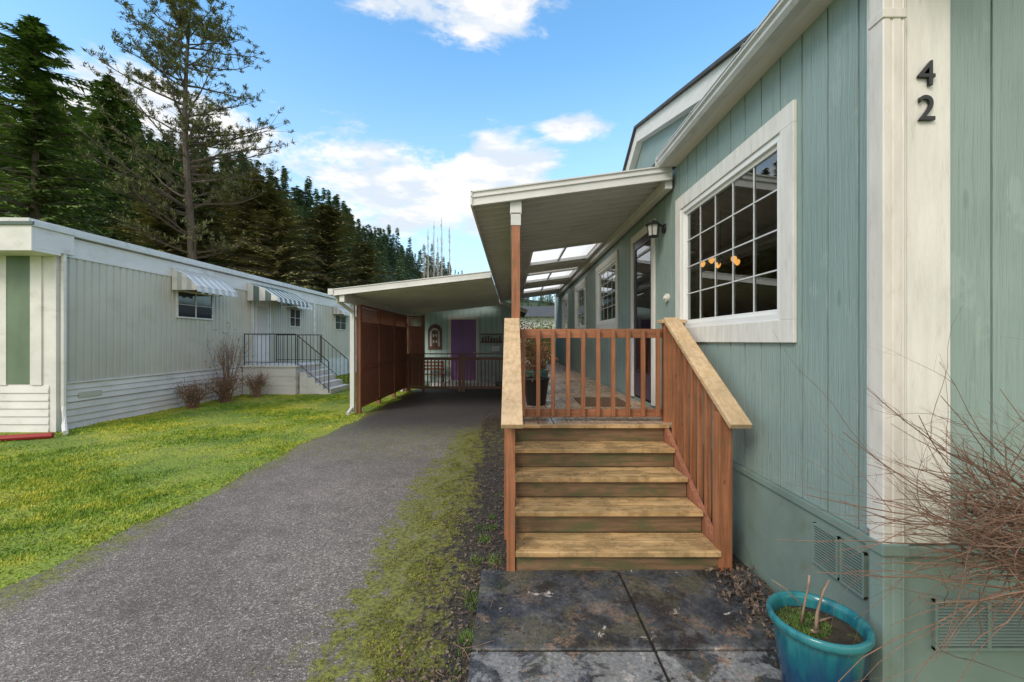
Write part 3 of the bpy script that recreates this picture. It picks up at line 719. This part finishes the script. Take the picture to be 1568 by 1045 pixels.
q.poly_ext([(a,SY-.03,b) for a,b in pts][::-1],(0,0.028,0)); q.done('frame',M['terr'],dp)
q=P(); k=0.72; q.poly_ext([(ax+(a-ax)*k,SY-.036,1.72+(b-1.72)*k) for a,b in pts][::-1],(0,0.005,0)); q.done('panel',M['curtain'],dp)
q=P()
for a in (-.1,0,.1): q.box(ax+a-.012,ax+a+.012,SY-.05,SY-.037,1.4,2.05)
for b in (1.5,1.72,1.95): q.tube([(ax,SY-.045,b),(ax,SY-.06,b)],[.09,.03],8)
q.done('ornament',M['terr'],dp)
pl=root('wall_shelf'); q=P().box(-1.15,-0.35,SY-.12,SY-.001,1.56,1.62).box(-1.15,-0.35,SY-.12,SY-.001,1.86,1.90)
for i in range(7): q.box(-1.1+i*.105,-1.1+i*.105+.06,SY-.1,SY-.03,1.62,1.62+U(.1,.2))
q.done('shelf',M['brownr'],pl)
mbx=root('mailbox'); q=P().box(-0.75,-0.42,SY-.14,SY-.001,1.24,1.46); q.done('box',M['gutter'],mbx,0.03)
bn=root('bench'); q=P()
for i in range(4): q.box(-3.2,-2.45,14.9+i*.1,14.98+i*.1,.43,.46)
for z in (.58,.70,.82): q.box(-3.2,-2.45,15.32,15.35,z,z+.08)
for x in (-3.2,-2.5): q.box(x,x+.05,14.9,14.95,0,.43); q.box(x,x+.05,15.3,15.319,0,.92); q.box(x,x+.05,14.9,15.3,.60,.63); q.box(x,x+.05,14.9,14.95,.46,.6)
q.done('frame',M['brownr'],bn)

bh=root('neighbor_house')
q=P().box(-1,9,26,32,0.0,3.1); q.done('walls',M['nwhite'],bh)
q=P().hexa([(-1.4,25.6,3.1),(9.4,25.6,3.1),(9.4,32.4,3.1),(-1.4,32.4,3.1),(-1.4,29,4.0),(9.4,29,4.0),(9.4,29.1,4.0),(-1.4,29.1,4.0)]); q.done('roof',M['roof'],bh)
q=P().box(1.2,2.4,25.97,25.99,1.3,2.4); q.done('window',M['dglass'],bh)
hd=root('garden_hedge'); trimesh('foliage',np.concatenate([leafcloud(5000,(0.9+i*1.1,19.5+U(-.5,.5),1.0+U(0,.5)),1.0,0.06,1.3) for i in range(4)]),M['greenf'],hd)
q=P(); [q.tube([(0.9+i*1.1,19.5,0),(0.9+i*1.1,19.5,1.6)],[.05,.02]) for i in range(4)]; q.done('stems',M['bark'],hd)

# ------------------------------------------------------------------ mobile home (left)
mh=root('mobile_home'); MX=-8.2; MY0,MY1=7.62,25.5
q=P(); pr=[]; y=MY0+0.1
while y<MY1:
    pr+=[(y,0.0),(y+0.10,0.0),(y+0.115,-0.022),(y+0.135,-0.022),(y+0.15,0.0)]; y+=0.15
n=len(pr)
q.add([(MX+d,y,0.84) for y,d in pr]+[(MX+d,y,3.2) for y,d in pr],[(i,i+1,n+i+1,n+i) for i in range(n-1)])
q.done('ribbed_siding',M['cream'],mh)
q=P().box(-12.6,MX-0.03,MY0+0.02,MY1,0,3.6); q.done('body',M['nwhite'],mh)
q=P(); 
for k in range(3): q.hexa([(MX-.03,MY0,0.50+k*.115),(MX+.030,MY0,0.50+k*.115),(MX+.030,MY1,0.50+k*.115),(MX-.03,MY1,0.50+k*.115),(MX-.03,MY0,0.61+k*.115),(MX+.012,MY0,0.61+k*.115),(MX+.012,MY1,0.61+k*.115),(MX-.03,MY1,0.61+k*.115)])
for k in range(4): q.hexa([(MX-.03,MY0,0.0+k*.122),(MX+.022,MY0,0.0+k*.122),(MX+.022,MY1,0.0+k*.122),(MX-.03,MY1,0.0+k*.122),(MX-.03,MY0,0.118+k*.122),(MX+.0,MY0,0.118+k*.122),(MX+.0,MY1,0.118+k*.122),(MX-.03,MY1,0.118+k*.122)])
q.box(MX-.02,MX+.02,MY0,MY1,3.18,3.54)
q.box(MX-.02,MX+.035,MY0-.02,MY0+.11,0,3.18)
q.box(MX-.02,MX+.03,17.5,17.66,.84,3.18)
q.box(MX-.02,MX+.045,MY0,MY1,0.845,0.87)
q.box(-12.6,MX-.02,MY0-0.005,MY0+0.015,0,3.54)
q.done('white_trim_and_skirting',M['nwhite'],mh)
q=P()
for k in range(6): q.hexa([(-12.6,MY0-.03,k*.14),(MX-.1,MY0-.03,k*.14),(MX-.1,MY0-.006,k*.14),(-12.6,MY0-.006,k*.14),(-12.6,MY0-.010,.135+k*.14),(MX-.1,MY0-.010,.135+k*.14),(MX-.1,MY0-.006,.135+k*.14),(-12.6,MY0-.006,.135+k*.14)])
q.box(-9.2,-9.05,MY0-.03,MY0-.006,.84,3.18).box(-8.62,-8.42,MY0-.03,MY0-.006,.84,3.18)
q.done('end_wall_lap',M['nwhite'],mh)
q=P().box(-9.05,-8.62,MY0-.02,MY0-.006,.86,3.15).box(-12,-9.2,MY0-.02,MY0-.006,.86,3.15); q.done('green_panels',M['ngreen'],mh)
q=P()
q.box(-12.8,MX+.14,MY0-0.50,MY0-0.45,3.15,3.62)
q.box(-12.8,MX+.14,MY0-0.45,MY0-.03,3.15,3.20)
q.box(MX+.021,MX+.14,MY0-.45,MY0+.2,3.20,3.62)
q.done('front_eave',M['nwhite'],mh,0.006)
q=P().box(MX+.021,MX+.11,MY0+.2,MY1,3.56,3.66).box(MX+.14,MX+.17,MY0-.5,MY0+.2,3.56,3.66); q.done('gutter',M['gutter'],mh,0.01)
q=P().box(-12.8,MX+.19,MY0-.53,MY0-.501,3.58,3.635); q.done('drip_edge',M['groove'],mh)
q=P().hexa([(-12.8,MY0-.5,3.62),(MX+.10,MY0-.5,3.62),(MX+.10,MY1,3.62),(-12.8,MY1,3.62),(-12.8,MY0-.5,3.75),(MX+.10,MY0-.5,3.70),(MX+.10,MY1,3.70),(-12.8,MY1,3.75)])
q.done('roof',M['gutter'],mh)
q=P().tube([(MX+.09,MY0+.06,3.55),(MX+.09,MY0+.06,.45),(MX+.22,MY0-.05,.12),(MX+.55,MY0-.35,.06)],[.04]*4,8); q.done('downspout',M['nwhite'],mh)
q=P().tube([(MX+.5,MY0-.5,.05),(MX-.5,MY0-.9,.05),(-12,MY0-1.6,.05)],[.05]*3,8); q.done('drain_pipe',M['red'],None)
def nwin(y0,y1,z0,z1):
    q=P(); x=MX; f=.035
    q.box(x,x+.04,y0,y1,z0,z0+f).box(x,x+.04,y0,y1,z1-f,z1).box(x,x+.04,y0,y0+f,z0+f,z1-f).box(x,x+.04,y1-f,y1,z0+f,z1-f).box(x,x+.035,(y0+y1)/2-.012,(y0+y1)/2+.012,z0+f,z1-f).box(x,x+.03,y0+f,y1-f,(z0+z1)/2-.006,(z0+z1)/2+.006)
    q.done('window_frame',M['nwhite'],mh); q=P().box(x+.002,x+.02,y0+f,y1-f,z0+f,z1-f); q.done('window_pane',M['dglass'],mh)
nwin(10.35,11.6,2.2,2.88); nwin(15.6,16.4,2.15,2.85); nwin(19.6,20.9,2.15,2.85); nwin(22.2,23.4,2.15,2.85)
def nawn(y0,y1,zt,zb,out,mat2,sw=.125):
    qa=P(); qb=P(); y=y0; k=0
    while y<y1-.01:
        q=(qa,qb)[k%2]; e=.012*(k%2); ye=min(y+sw,y1)
        prof=[(0.03,zt),(out*0.55,zt-(zt-zb)*0.28),(out,zb+.12),(out+.02,zb)]
        for i in range(3):
            a,b=prof[i],prof[i+1]
            q.hexa([(MX+a[0],y,a[1]+e),(MX+b[0],y,b[1]+e-(.04*(k%2) if i==2 else 0)),(MX+b[0],ye,b[1]+e-(.04*(k%2) if i==2 else 0)),(MX+a[0],ye,a[1]+e),(MX+a[0],y,a[1]+e+.012),(MX+b[0]+.008,y,b[1]+e+.012),(MX+b[0]+.008,ye,b[1]+e+.012),(MX+a[0],ye,a[1]+e+.012)])
        y+=sw; k+=1
    for yy_ in (y0,y1-.01):
        for j in range(5):
            f0,f1=j/5,(j+.999)/5
            def zz(f): 
                xx_=f*out
                return zt-(zt-zb)*.28*(xx_/(out*.55)) if xx_<out*.55 else (zt-(zt-zb)*.28)+((zb+.12)-(zt-(zt-zb)*.28))*((xx_-out*.55)/(out*.45))
            (qa,qb)[j%2].poly_ext([(MX+.03+f0*(out-.03),yy_,zb+.04),(MX+.03+f0*(out-.03),yy_,zz(f0)),(MX+.03+f1*(out-.03),yy_,zz(f1)),(MX+.03+f1*(out-.03),yy_,zb+.04)],(0,.01,0))
    qa.done('awning_white_slats',M['nwhite'],mh); qb.done('awning_alt_slats',mat2,mh)
M['slat']=mbasic('awning_grey',(0.50,0.52,0.50),0.5,0.1); M['slatg']=mbasic('awning_greengrey',(0.13,0.18,0.17),0.5,0.1)
nawn(10.2,11.7,3.38,2.82,.62,M['slat']); nawn(13.1,15.1,3.42,2.84,.95,M['slatg'],.14); nawn(15.4,16.6,3.25,2.82,.40,M['slat']); nawn(19.4,21.1,3.25,2.82,.5,M['slat']); nawn(22.0,23.6,3.25,2.82,.5,M['slat'])
q=P().box(MX,MX+.05,13.35,14.35,.9,2.98); q.done('door_frame',M['nwhite'],mh)
q=P().box(MX+.051,MX+.06,13.55,14.15,1.8,2.75); q.done('door_window',M['curtain'],mh)
q=P().box(MX+.05,MX+.056,13.44,13.46,.95,2.9).box(MX+.05,MX+.056,14.24,14.26,.95,2.9); q.done('door_seams',M['slatg'],mh)
q=P().box(MX+.031,MX+.036,8.0,8.45,.56,.66).box(MX+.031,MX+.036,12.2,12.6,.56,.66); q.done('skirt_vents',M['cream'],mh)
ep=root('entry_steps')
q=P(); ex0,ex1,ey0,ey1=MX+.05,-6.55,12.85,14.6
for k in range(6): q.box(ex0,ex1-.01*(k%2),ey0+.008*(k%2),ey1,k*.14,k*.14+.138)
q.box(ex0,ex1+.04,ey0-.04,ey1+.03,.84,.89)
for i in range(1,5): q.box(ex1+.041+(i-1)*.24,ex1+.041+i*.24,ey0+.15,ey1-.1,0,.84-.17*i)
q.done('porch_and_steps',M['nwhite'],ep,0.004)
q=P()
def rl(a,b,n):
    a=Vector(a);b=Vector(b)
    q.tube([a+Vector((0,0,.95)),b+Vector((0,0,.95))],[.016]*2,5); q.tube([a+Vector((0,0,.1)),b+Vector((0,0,.1))],[.01]*2,5)
    for i in range(n+1):
        p=a.lerp(b,i/n); rr=.016 if i in(0,n) else .008
        q.tube([p,p+Vector((0,0,.95))],[rr]*2,5)
rl((ex0+.05,ey0,.89),(ex1,ey0,.89),12); rl((ex1,ey0+.12,.85),(ex1+.95,ey0+.12,.05),7); rl((ex1,ey1-.1,.85),(ex1+.95,ey1-.1,.05),7); rl((ex0+.05,ey1,.89),(ex1,ey1,.89),12)
q.done('iron_railing',M['black'],ep)
def bareshrub(name,x,y,r,h,n,mat,leaf=None,N=0,s=.02):
    e=root(name); q=P()
    for i in range(n):
        a=U(0,6.28); k=U(.2,1); p0=(x+U(-.08,.08)*r*3,y+U(-.08,.08)*r*3,0)
        p1=(x+.45*k*r*math.cos(a),y+.45*k*r*math.sin(a),h*U(.35,.55)); p2=(x+k*r*math.cos(a+U(-.3,.3)),y+k*r*math.sin(a+U(-.3,.3)),h*U(.6,1))
        q.tube([p0,p1,p2],[.009,.006,.003],4)
        for j in range(4):
            b=Vector(p1).lerp(Vector(p2),R()); q.tube([b,b+Vector((U(-1,1)*r*.35,U(-1,1)*r*.35,U(.05,.35)*h))],[.004,.002],3)
    q.done('branches',mat,e)
    if N: trimesh('leaves',leafcloud(N,(x,y,h*.55),r*.95,s,h/r*.55),leaf,e)
bareshrub('dry_shrub',-7.75,10.3,.42,.6,60,M['twig'],M['shrubf'],1400,.02)
bareshrub('dry_shrub',-7.65,11.3,.5,.7,60,M['twig'],M['shrubf'],1600,.02)
bareshrub('dry_shrub',-7.4,12.3,.4,.7,60,M['twig2'],M['shrubf'],700,.02)
bareshrub('rose_bush',-7.8,11.6,.6,1.75,26,M['twig'],M['redf'],420,.03)

# ------------------------------------------------------------------ glazed planter
pot=root('glazed_planter')
px,py=1.345,1.87; ps=.82
prof=[(0,0.029),(0.135,0.029),(0.145,0.04),(0.17,0.14),(0.195,0.26),(0.205,0.34),(0.212,0.365),(0.232,0.372),(0.238,0.385),(0.236,0.402),(0.226,0.410),(0.210,0.404),(0.203,0.385),(0.198,0.35)]
prof=[(a*ps,b+(.012 if b>.3 else 0)) for a,b in prof]
q=P().lathe((px,py,0),prof,64); q.done('pot',M['glaze'],pot,smooth=True)
q=P(); 
rings=[(0,.368),(.04,.373),(.08,.366),(.12,.374),(.162,.364)]
q.lathe((px,py,0),rings,32); q.done('soil',M['soil'],pot)
V=blades(1500,px-.04,py+.03,.10,.02); V[:,:,2]+=.366; trimesh('moss',V,M['greenf'],pot)
q=P()
q.tube([(px-.02,py-.02,.36),(px-.0,py-.0,.43),(px+.04,py+.02,.52),(px+.075,py+.03,.56)],[.009,.007,.006,.004],7)
q.tube([(px-.06,py+.02,.36),(px-.045,py+.02,.45),(px-.04,py+.0,.55),(px-.035,py+.0,.60)],[.006,.0045,.004,.005],7)
q.tube([(px-.01,py-.03,.37),(px-.05,py-.05,.38),(px-.08,py-.08,.41)],[.009,.008,.006],6)
q.tube([(px-.05,py+.02,.45),(px-.12,py+.04,.52),(px-.17,py+.05,.55)],[.003,.0025,.0015],5)
q.tube([(px+.02,py+.03,.375),(px+.10,py+.05,.38)],[.006,.004],5)
q.done('dry_stems',M['twig2'],pot,smooth=True)
# ------------------------------------------------------------------ bare shrub foreground right
fs=root('bare_shrub'); q=P()
def twig(p,d,L,r,depth):
    n=7; pts=[Vector(p)]; dd=Vector(d).normalized(); rad=[r]
    for i in range(n):
        dd=(dd+Vector((U(-1,1),U(-1,1),U(-1,1)))*.19).normalized()
        if pts[-1].y>1.78: dd.y=-abs(dd.y)-.1
        pts.append(pts[-1]+dd*L/n); rad.append(r*(1-.70*(i+1)/n))
    q.tube(pts,rad,4,False)
    if depth>0:
        for k in range(random.choice((2,3,4))):
            i=random.randint(1,n-1); d2=(dd+Vector((U(-1,1),U(-1,1),U(-.8,1)))*.75)
            twig(pts[i],d2,L*U(.3,.6),rad[i]*.7,depth-1)
for i in range(66):
    o=Vector((2.0+U(-.2,.2),1.42+U(-.12,.15),.90+U(-.14,.16)))
    a=U(-24,45) if i<48 else U(35,75); a=math.radians(a); 
    twig(o,(-math.cos(a),U(-.25,.25),math.sin(a)*.8+0.05),U(.35,.74),U(.0028,.0048),2)
for i in range(230):
    o=Vector((1.74+U(-.15,.2),1.42+U(-.15,.15),1.0+U(-.18,.15)))
    twig(o,(U(-1,.4),U(-.6,.6),U(-.6,.7)),U(.10,.28),.0026,1)
for a,z,L in ((4,.90,1.08),(12,.86,1.0),(-5,.96,.98),(1,1.04,.98),(22,.86,.9),(-12,.95,.9),(30,.9,.85),(-2,.88,1.1)):
    a=math.radians(a); twig((2.0,1.42,z),(-math.cos(a),.05,math.sin(a)),L,.0042,1)
for i in range(8): q.tube([(2.05+U(-.05,.05),1.45,0),(2.03+U(-.05,.05),1.44,.45),(2.0+U(-.1,.1),1.42,.9)],[.012,.009,.005],6)
q.done('branches',M['twig'],fs,smooth=True)
V=leafcloud(1300,(1.80,1.42,1.02),.21,.008,.8); trimesh('dry_seed_heads',V,mfol('seed_head',(0.16,0.08,0.06),(0.26,0.14,0.10),(0.36,0.24,0.17),30),fs)

# ------------------------------------------------------------------ trees
def conifer_mesh(H,Rd,nb,per,pts,sp,seed,droop=.35,base=.04,pw=.8,gap=0.0):
    random.seed(seed)
    q=P(); q.tube([(0,0,0),(0,0,H*.5),(0,0,H*.98)],[H*.016,H*.010,.02],6)
    T=[]; ph=U(0,6)
    for i in range(nb):
        t=i/(nb-1); h=H*(base+(1-base)*t); 
        for k in range(per):
            if random.random()<gap: continue
            a=U(0,6.283); L=Rd*((1-t)**pw)*U(.5,1.15)*(1+.18*math.sin(a*2+ph+h*.9))+.15
            hh=h+U(-.3,.3)*H/nb*2
            dx,dy=math.cos(a),math.sin(a); dr=droop*U(.6,1.3)
            for j in range(pts):
                s=(j+.6)/pts
                r=L*s; z=hh-dr*L*(s**1.3)*(.5+.5*(1-t))+ (0.14*L*s*s)
                if j==pts-1 and L>1.0 and pts>6: q.tube([(0,0,hh),(dx*r*.5,dy*r*.5,(hh+z)/2+.03*L),(dx*r,dy*r,z)],[.035*L/3+.01,.02,.006],3,False)
                wdt=sp*(1-.45*s)*U(.7,1.3)
                for m in (-1,1,0):
                    an=a+m*U(.5,1.1); ll=wdt*(1.0 if m else .8)
                    p=np.array([dx*r,dy*r,z]); e=p+np.array([math.cos(an)*ll,math.sin(an)*ll,-ll*U(.05,.6)])
                    nrm=np.array([-math.sin(an),math.cos(an),U(-.3,.3)])*wdt*.22
                    T.append((p-nrm,p+nrm,e))
    return q,np.array(T)
def make_tree(name,H,Rd,nb,per,pts,sp,mat,seed,**k):
    q,T=conifer_mesh(H,Rd,nb,per,pts,sp,seed,**k)
    tb=bpy.data.meshes.new(name+'_trunk'); tb.from_pydata(q.v,[],q.f); tb.materials.append(M['bark'])
    ob=trimesh(name+'_foliage',T,mat); lm=ob.data; bpy.data.objects.remove(ob)
    return tb,lm
def place(name,meshes,loc,s,rz):
    e=root(name)
    for nm,me in zip(('trunk','foliage'),meshes):
        o=bpy.data.objects.new(nm,me); sc.collection.objects.link(o); o.location=loc; o.scale=s; o.rotation_euler=(0,0,rz); o.parent=e
    return e
firA=make_tree('firA',21,6.0,50,10,14,.60,M['fir'],11,droop=.20,pw=.52,gap=.14)
firB=make_tree('firB',18,5.4,46,9,13,.60,M['fir'],12,droop=.26,pw=.52,gap=.14)
cedA=make_tree('cedA',13,3.8,46,9,11,.48,M['fir2'],13,droop=.20,pw=.42,gap=.1)
place('fir_tree',firA,(-27.5,24.5,0),(1,1,.95),0.3)
place('fir_tree',firA,(-33.5,25,0),(1.1,1.1,1.10),2.0)
place('fir_tree',firB,(-23.6,28.5,0),(.9,.9,.80),1.0)
place('fir_tree',firB,(-32,34,0),(1.2,1.2,1.25),4.0)
place('cedar_tree',cedA,(-20.8,25.5,0),(1.1,1.1,.82),1.0)
place('cedar_tree',cedA,(-18.6,31,0),(1.3,1.3,1.05),3.0)
place('cedar_tree',cedA,(-14.9,27.0,0),(1.05,1.05,.78),5.0)
place('cedar_tree',cedA,(-16.9,28.5,0),(1.2,1.2,.92),2.7)
place('cedar_tree',cedA,(-14.0,32,0),(1.25,1.25,.90),2.2)
place('cedar_tree',cedA,(-24,33,0),(1.4,1.4,1.15),.4)
place('cedar_tree',cedA,(-12.6,36,0),(1.1,1.1,.76),3.9)
# tall open pine
random.seed(21); q=P(); T=[]; PH=23.5
def tz(h): return (math.sin(h*.3)*.18,math.cos(h*.25)*.15,h)
q.tube([tz(h) for h in np.linspace(0,PH,14)],[.30*(1-h/PH*.93) for h in np.linspace(0,PH,14)],8)
for i in range(92):
    t=U(.20,1)**.85; h=PH*t; a=U(0,6.283); L=(5.6*(1-t)**.45+.5)*U(.5,1.1)*(1 if t>.33 else .8); b=Vector(tz(h))
    up=U(.05,.5)+.35*t; pts=[b]; d=Vector((math.cos(a),math.sin(a),up*.5))
    n=6
    for j in range(n):
        d=(d+Vector((U(-.2,.2),U(-.2,.2),U(-.06,.18)))).normalized(); pts.append(pts[-1]+d*L/n)
    q.tube(pts,[.055*(1-j/(n+1))*(L/4)+.010 for j in range(n+1)],4,False)
    for j in range(2,n+1):
        for m in range(4):
            p=pts[j]-(pts[j]-pts[j-1])*R(); dd=(d*.7+Vector((U(-1,1),U(-1,1),U(-.2,.8)))).normalized(); l2=L*.25*U(.4,1.1)+.2
            e=p+dd*l2; q.tube([p,e],[.014,.005],3,False)
            for c in range(2):
                cc=np.array(p.lerp(e,U(.6,1.1))); nn=11
                D=np.random.randn(nn,3); D/=np.linalg.norm(D,axis=1)[:,None]; D[:,2]=D[:,2]*.6+.25
                for v in D:
                    l=U(.14,.30); w=np.cross(v,[0,0,1.0]); w=w/(np.linalg.norm(w)+1e-6)*.030
                    o=cc+(np.random.rand(3)-.5)*.16
                    T.append((o-w,o+w,o+v*l))
pn=root('pine_tree'); PL=(-18.6,24.5,0)
o=q.done('trunk_and_limbs',M['bark'],pn); o.location=PL
o=trimesh('needles',np.array(T),M['pine'],pn); o.location=PL
# distant forest + hill
random.seed(5)
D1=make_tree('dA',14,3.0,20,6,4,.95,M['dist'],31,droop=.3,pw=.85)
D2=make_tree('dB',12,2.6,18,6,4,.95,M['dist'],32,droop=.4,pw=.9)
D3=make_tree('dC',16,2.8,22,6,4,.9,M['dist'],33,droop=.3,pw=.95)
ridge=[(-600,110,105),(-200,150,105),(0,175,105),(200,218,110),(440,288,130),(530,328,175),(600,366,225),(680,406,290),(760,432,340),(900,450,380),(1100,455,420),(1700,440,450)]
def rid(px):
    for (a,b) in zip(ridge[:-1],ridge[1:]):
        if a[0]<=px<=b[0]:
            t=(px-a[0])/(b[0]-a[0]); return a[1]+t*(b[1]-a[1]), a[2]+t*(b[2]-a[2])
def hp(px,s):
    yy_,d=rid(px); zr=1.63+(522-yy_)/650*d-11
    dd=d*(.48+.52*s); x=(px-784)/650*dd
    return Vector((x,dd,max(zr,2)*s**1.15-.5*(1-s)))
q=P(); cols=list(range(-600,1701,50)); rows=[i/8 for i in range(9)]+[1.25]
for c in cols:
    for s in rows:
        p=hp(c,min(s,1)); 
        if s>1: p=p+Vector((p.x*.3,p.y*.3,-p.z*.9))
        q.v.append(tuple(p))
nr=len(rows)
for i in range(len(cols)-1):
    for j in range(nr-1): q.f.append((i*nr+j,(i+1)*nr+j,(i+1)*nr+j+1,i*nr+j+1))
M['hill']=mfol('hill_ground',(0.05,0.07,0.04),(0.07,0.095,0.05),(0.09,0.11,0.055),.05)
q.done('hill',M['hill'],None,smooth=True)
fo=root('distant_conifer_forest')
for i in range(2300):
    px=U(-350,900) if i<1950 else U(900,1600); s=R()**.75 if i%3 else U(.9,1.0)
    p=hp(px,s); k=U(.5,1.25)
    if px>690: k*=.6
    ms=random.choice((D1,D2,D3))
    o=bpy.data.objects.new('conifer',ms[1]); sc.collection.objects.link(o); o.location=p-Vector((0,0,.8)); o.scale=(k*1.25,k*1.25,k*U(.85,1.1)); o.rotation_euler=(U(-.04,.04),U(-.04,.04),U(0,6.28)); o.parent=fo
for i,(px,dd,top) in enumerate(((655,88,350),(664,92,338),(676,90,332),(688,95,345),(649,90,370),(670,90,360))):
    e=root('bare_poplar_tree'); x=(px-784)/650*dd; zt=1.63+(522-top)/650*dd; q=P()
    q.tube([(x,dd,0),(x+.1,dd,zt*.6),(x+.05,dd,zt)],[.20,.12,.03],6)
    for k in range(80):
        h=U(.35,.97)*zt; a=U(0,6.28); L=U(.6,2.4)*(1.15-h/zt); q.tube([(x,dd,h),(x+L*.4*math.cos(a),dd+L*.4*math.sin(a),h+L*.8),(x+L*.55*math.cos(a),dd+L*.5*math.sin(a),h+L*1.6)],[.035,.025,.012],3,False)
    q.done('trunk_and_branches',M['birch'],e)
bb=root('bare_brush'); q=P()
for i in range(260):
    x=U(-22,-7); y=U(44,52); h=U(3,7.5); q.tube([(x,y,0),(x+U(-.5,.5),y,h*.6),(x+U(-1,1),y,h)],[.05,.035,.012],3,False)
    for k in range(3):
        b=h*U(.4,.9); q.tube([(x,y,b),(x+U(-1.2,1.2),y+U(-1,1),b+U(.5,1.8))],[.025,.01],3,False)
q.done('branches',M['twig'],bb)

# ------------------------------------------------------------------ world
w=bpy.data.worlds.new('World'); sc.world=w; w.use_nodes=True
class WG(G):
    def __init__(s): 
        s.nt=w.node_tree; s.nt.nodes.clear()
g=WG(); nt=g.nt
out=nt.nodes.new('ShaderNodeOutputWorld'); bg=nt.nodes.new('ShaderNodeBackground'); nt.links.new(bg.outputs[0],out.inputs[0])
SKY=0.15; bg.inputs[1].default_value=SKY
st=nt.nodes.new('ShaderNodeTexSky'); st.sky_type='NISHITA'; st.sun_disc=False
EL,RO=40,222
st.sun_elevation=math.radians(EL); st.sun_rotation=math.radians(RO); st.air_density=1.0; st.dust_density=0.8; st.ozone_density=1.5
dr=nt.nodes.new('ShaderNodeTexCoord').outputs['Generated']
def blob(cx,cz,sx,sz):
    d=Vector((cx,1,cz)).normalized()
    s=(1/sx,1/((sx+sz)/2),1/sz)
    mp=nt.nodes.new('ShaderNodeMapping'); nt.links.new(dr,mp.inputs[0]); mp.inputs['Scale'].default_value=s; mp.inputs['Location'].default_value=(-d.x*s[0],-d.y*s[1],-d.z*s[2])
    ln=nt.nodes.new('ShaderNodeVectorMath'); ln.operation='LENGTH'; nt.links.new(mp.outputs[0],ln.inputs[0])
    return g.mr(ln.outputs['Value'],1.0,0.0)
bl=[blob(-.30,.33,.50,.19),blob(-.02,.39,.24,.13),blob(-.08,.78,.26,.08),blob(.15,.50,.14,.05),blob(-.85,.40,.4,.3)]
m=bl[0]
for b in bl[1:]: m=g.math('MAXIMUM',m,b)
nz=g.noise(g.map(dr,(1,1,2.4)),4.8,7,0.64,0.3)
z=g.sep(dr)[2]; gy=g.sep(dr)[1]
cl=g.mr(g.math('ADD',nz,g.math('MULTIPLY',m,.36)),.61,.80)
gen=g.mr(nz,.38,.60,.35,1.0)
cl=g.math('MAXIMUM',cl,g.math('MULTIPLY',gen,g.mr(gy,0.15,-.25)))  # unseen cloud cover added behind the camera for soft, neutral fill light
hz_=g.mr(z,.60,.05,0,.72)
base=g.mix(1.0,st.outputs[0],(1.50,2.25,2.40),'MULTIPLY')
c=g.mix(hz_,base,(5.2,6.2,6.8))
shade=g.noise(g.map(dr,(1,1,3)),9,4)
cc=g.mix(g.mr(shade,.38,.62),(5.3,5.8,6.4),(7.9,7.5,7.1))
c=g.mix(g.math('MULTIPLY',cl,.93),c,cc)
c=g.mix(g.math('MULTIPLY',g.mr(gy,.0,-.5),g.mr(z,.0,.3,0,.6)),c,(10.5,9.6,8.6))  # extra warm brightness added to the unseen sky behind the camera
nt.links.new(c,bg.inputs[0])
sd=bpy.data.lights.new('sun','SUN'); sd.energy=2.1; sd.angle=math.radians(22); sd.color=(1,.92,.82)
so=bpy.data.objects.new('sun',sd); sc.collection.objects.link(so)
el,ro=math.radians(EL),math.radians(RO)
d=Vector((math.sin(ro)*math.cos(el),math.cos(ro)*math.cos(el),math.sin(el)))
so.rotation_euler=d.to_track_quat('Z','Y').to_euler()
# camera
cd=bpy.data.cameras.new('camera'); cam=bpy.data.objects.new('camera',cd); sc.collection.objects.link(cam); sc.camera=cam
cd.sensor_width=36; cd.lens=36*650/1568; cd.clip_end=3000; cd.clip_start=.05
cam.location=(0,0,1.63); cam.rotation_euler=(math.radians(90),0,0)
sc.view_settings.view_transform='Standard'; sc.view_settings.look='None'; sc.view_settings.exposure=0
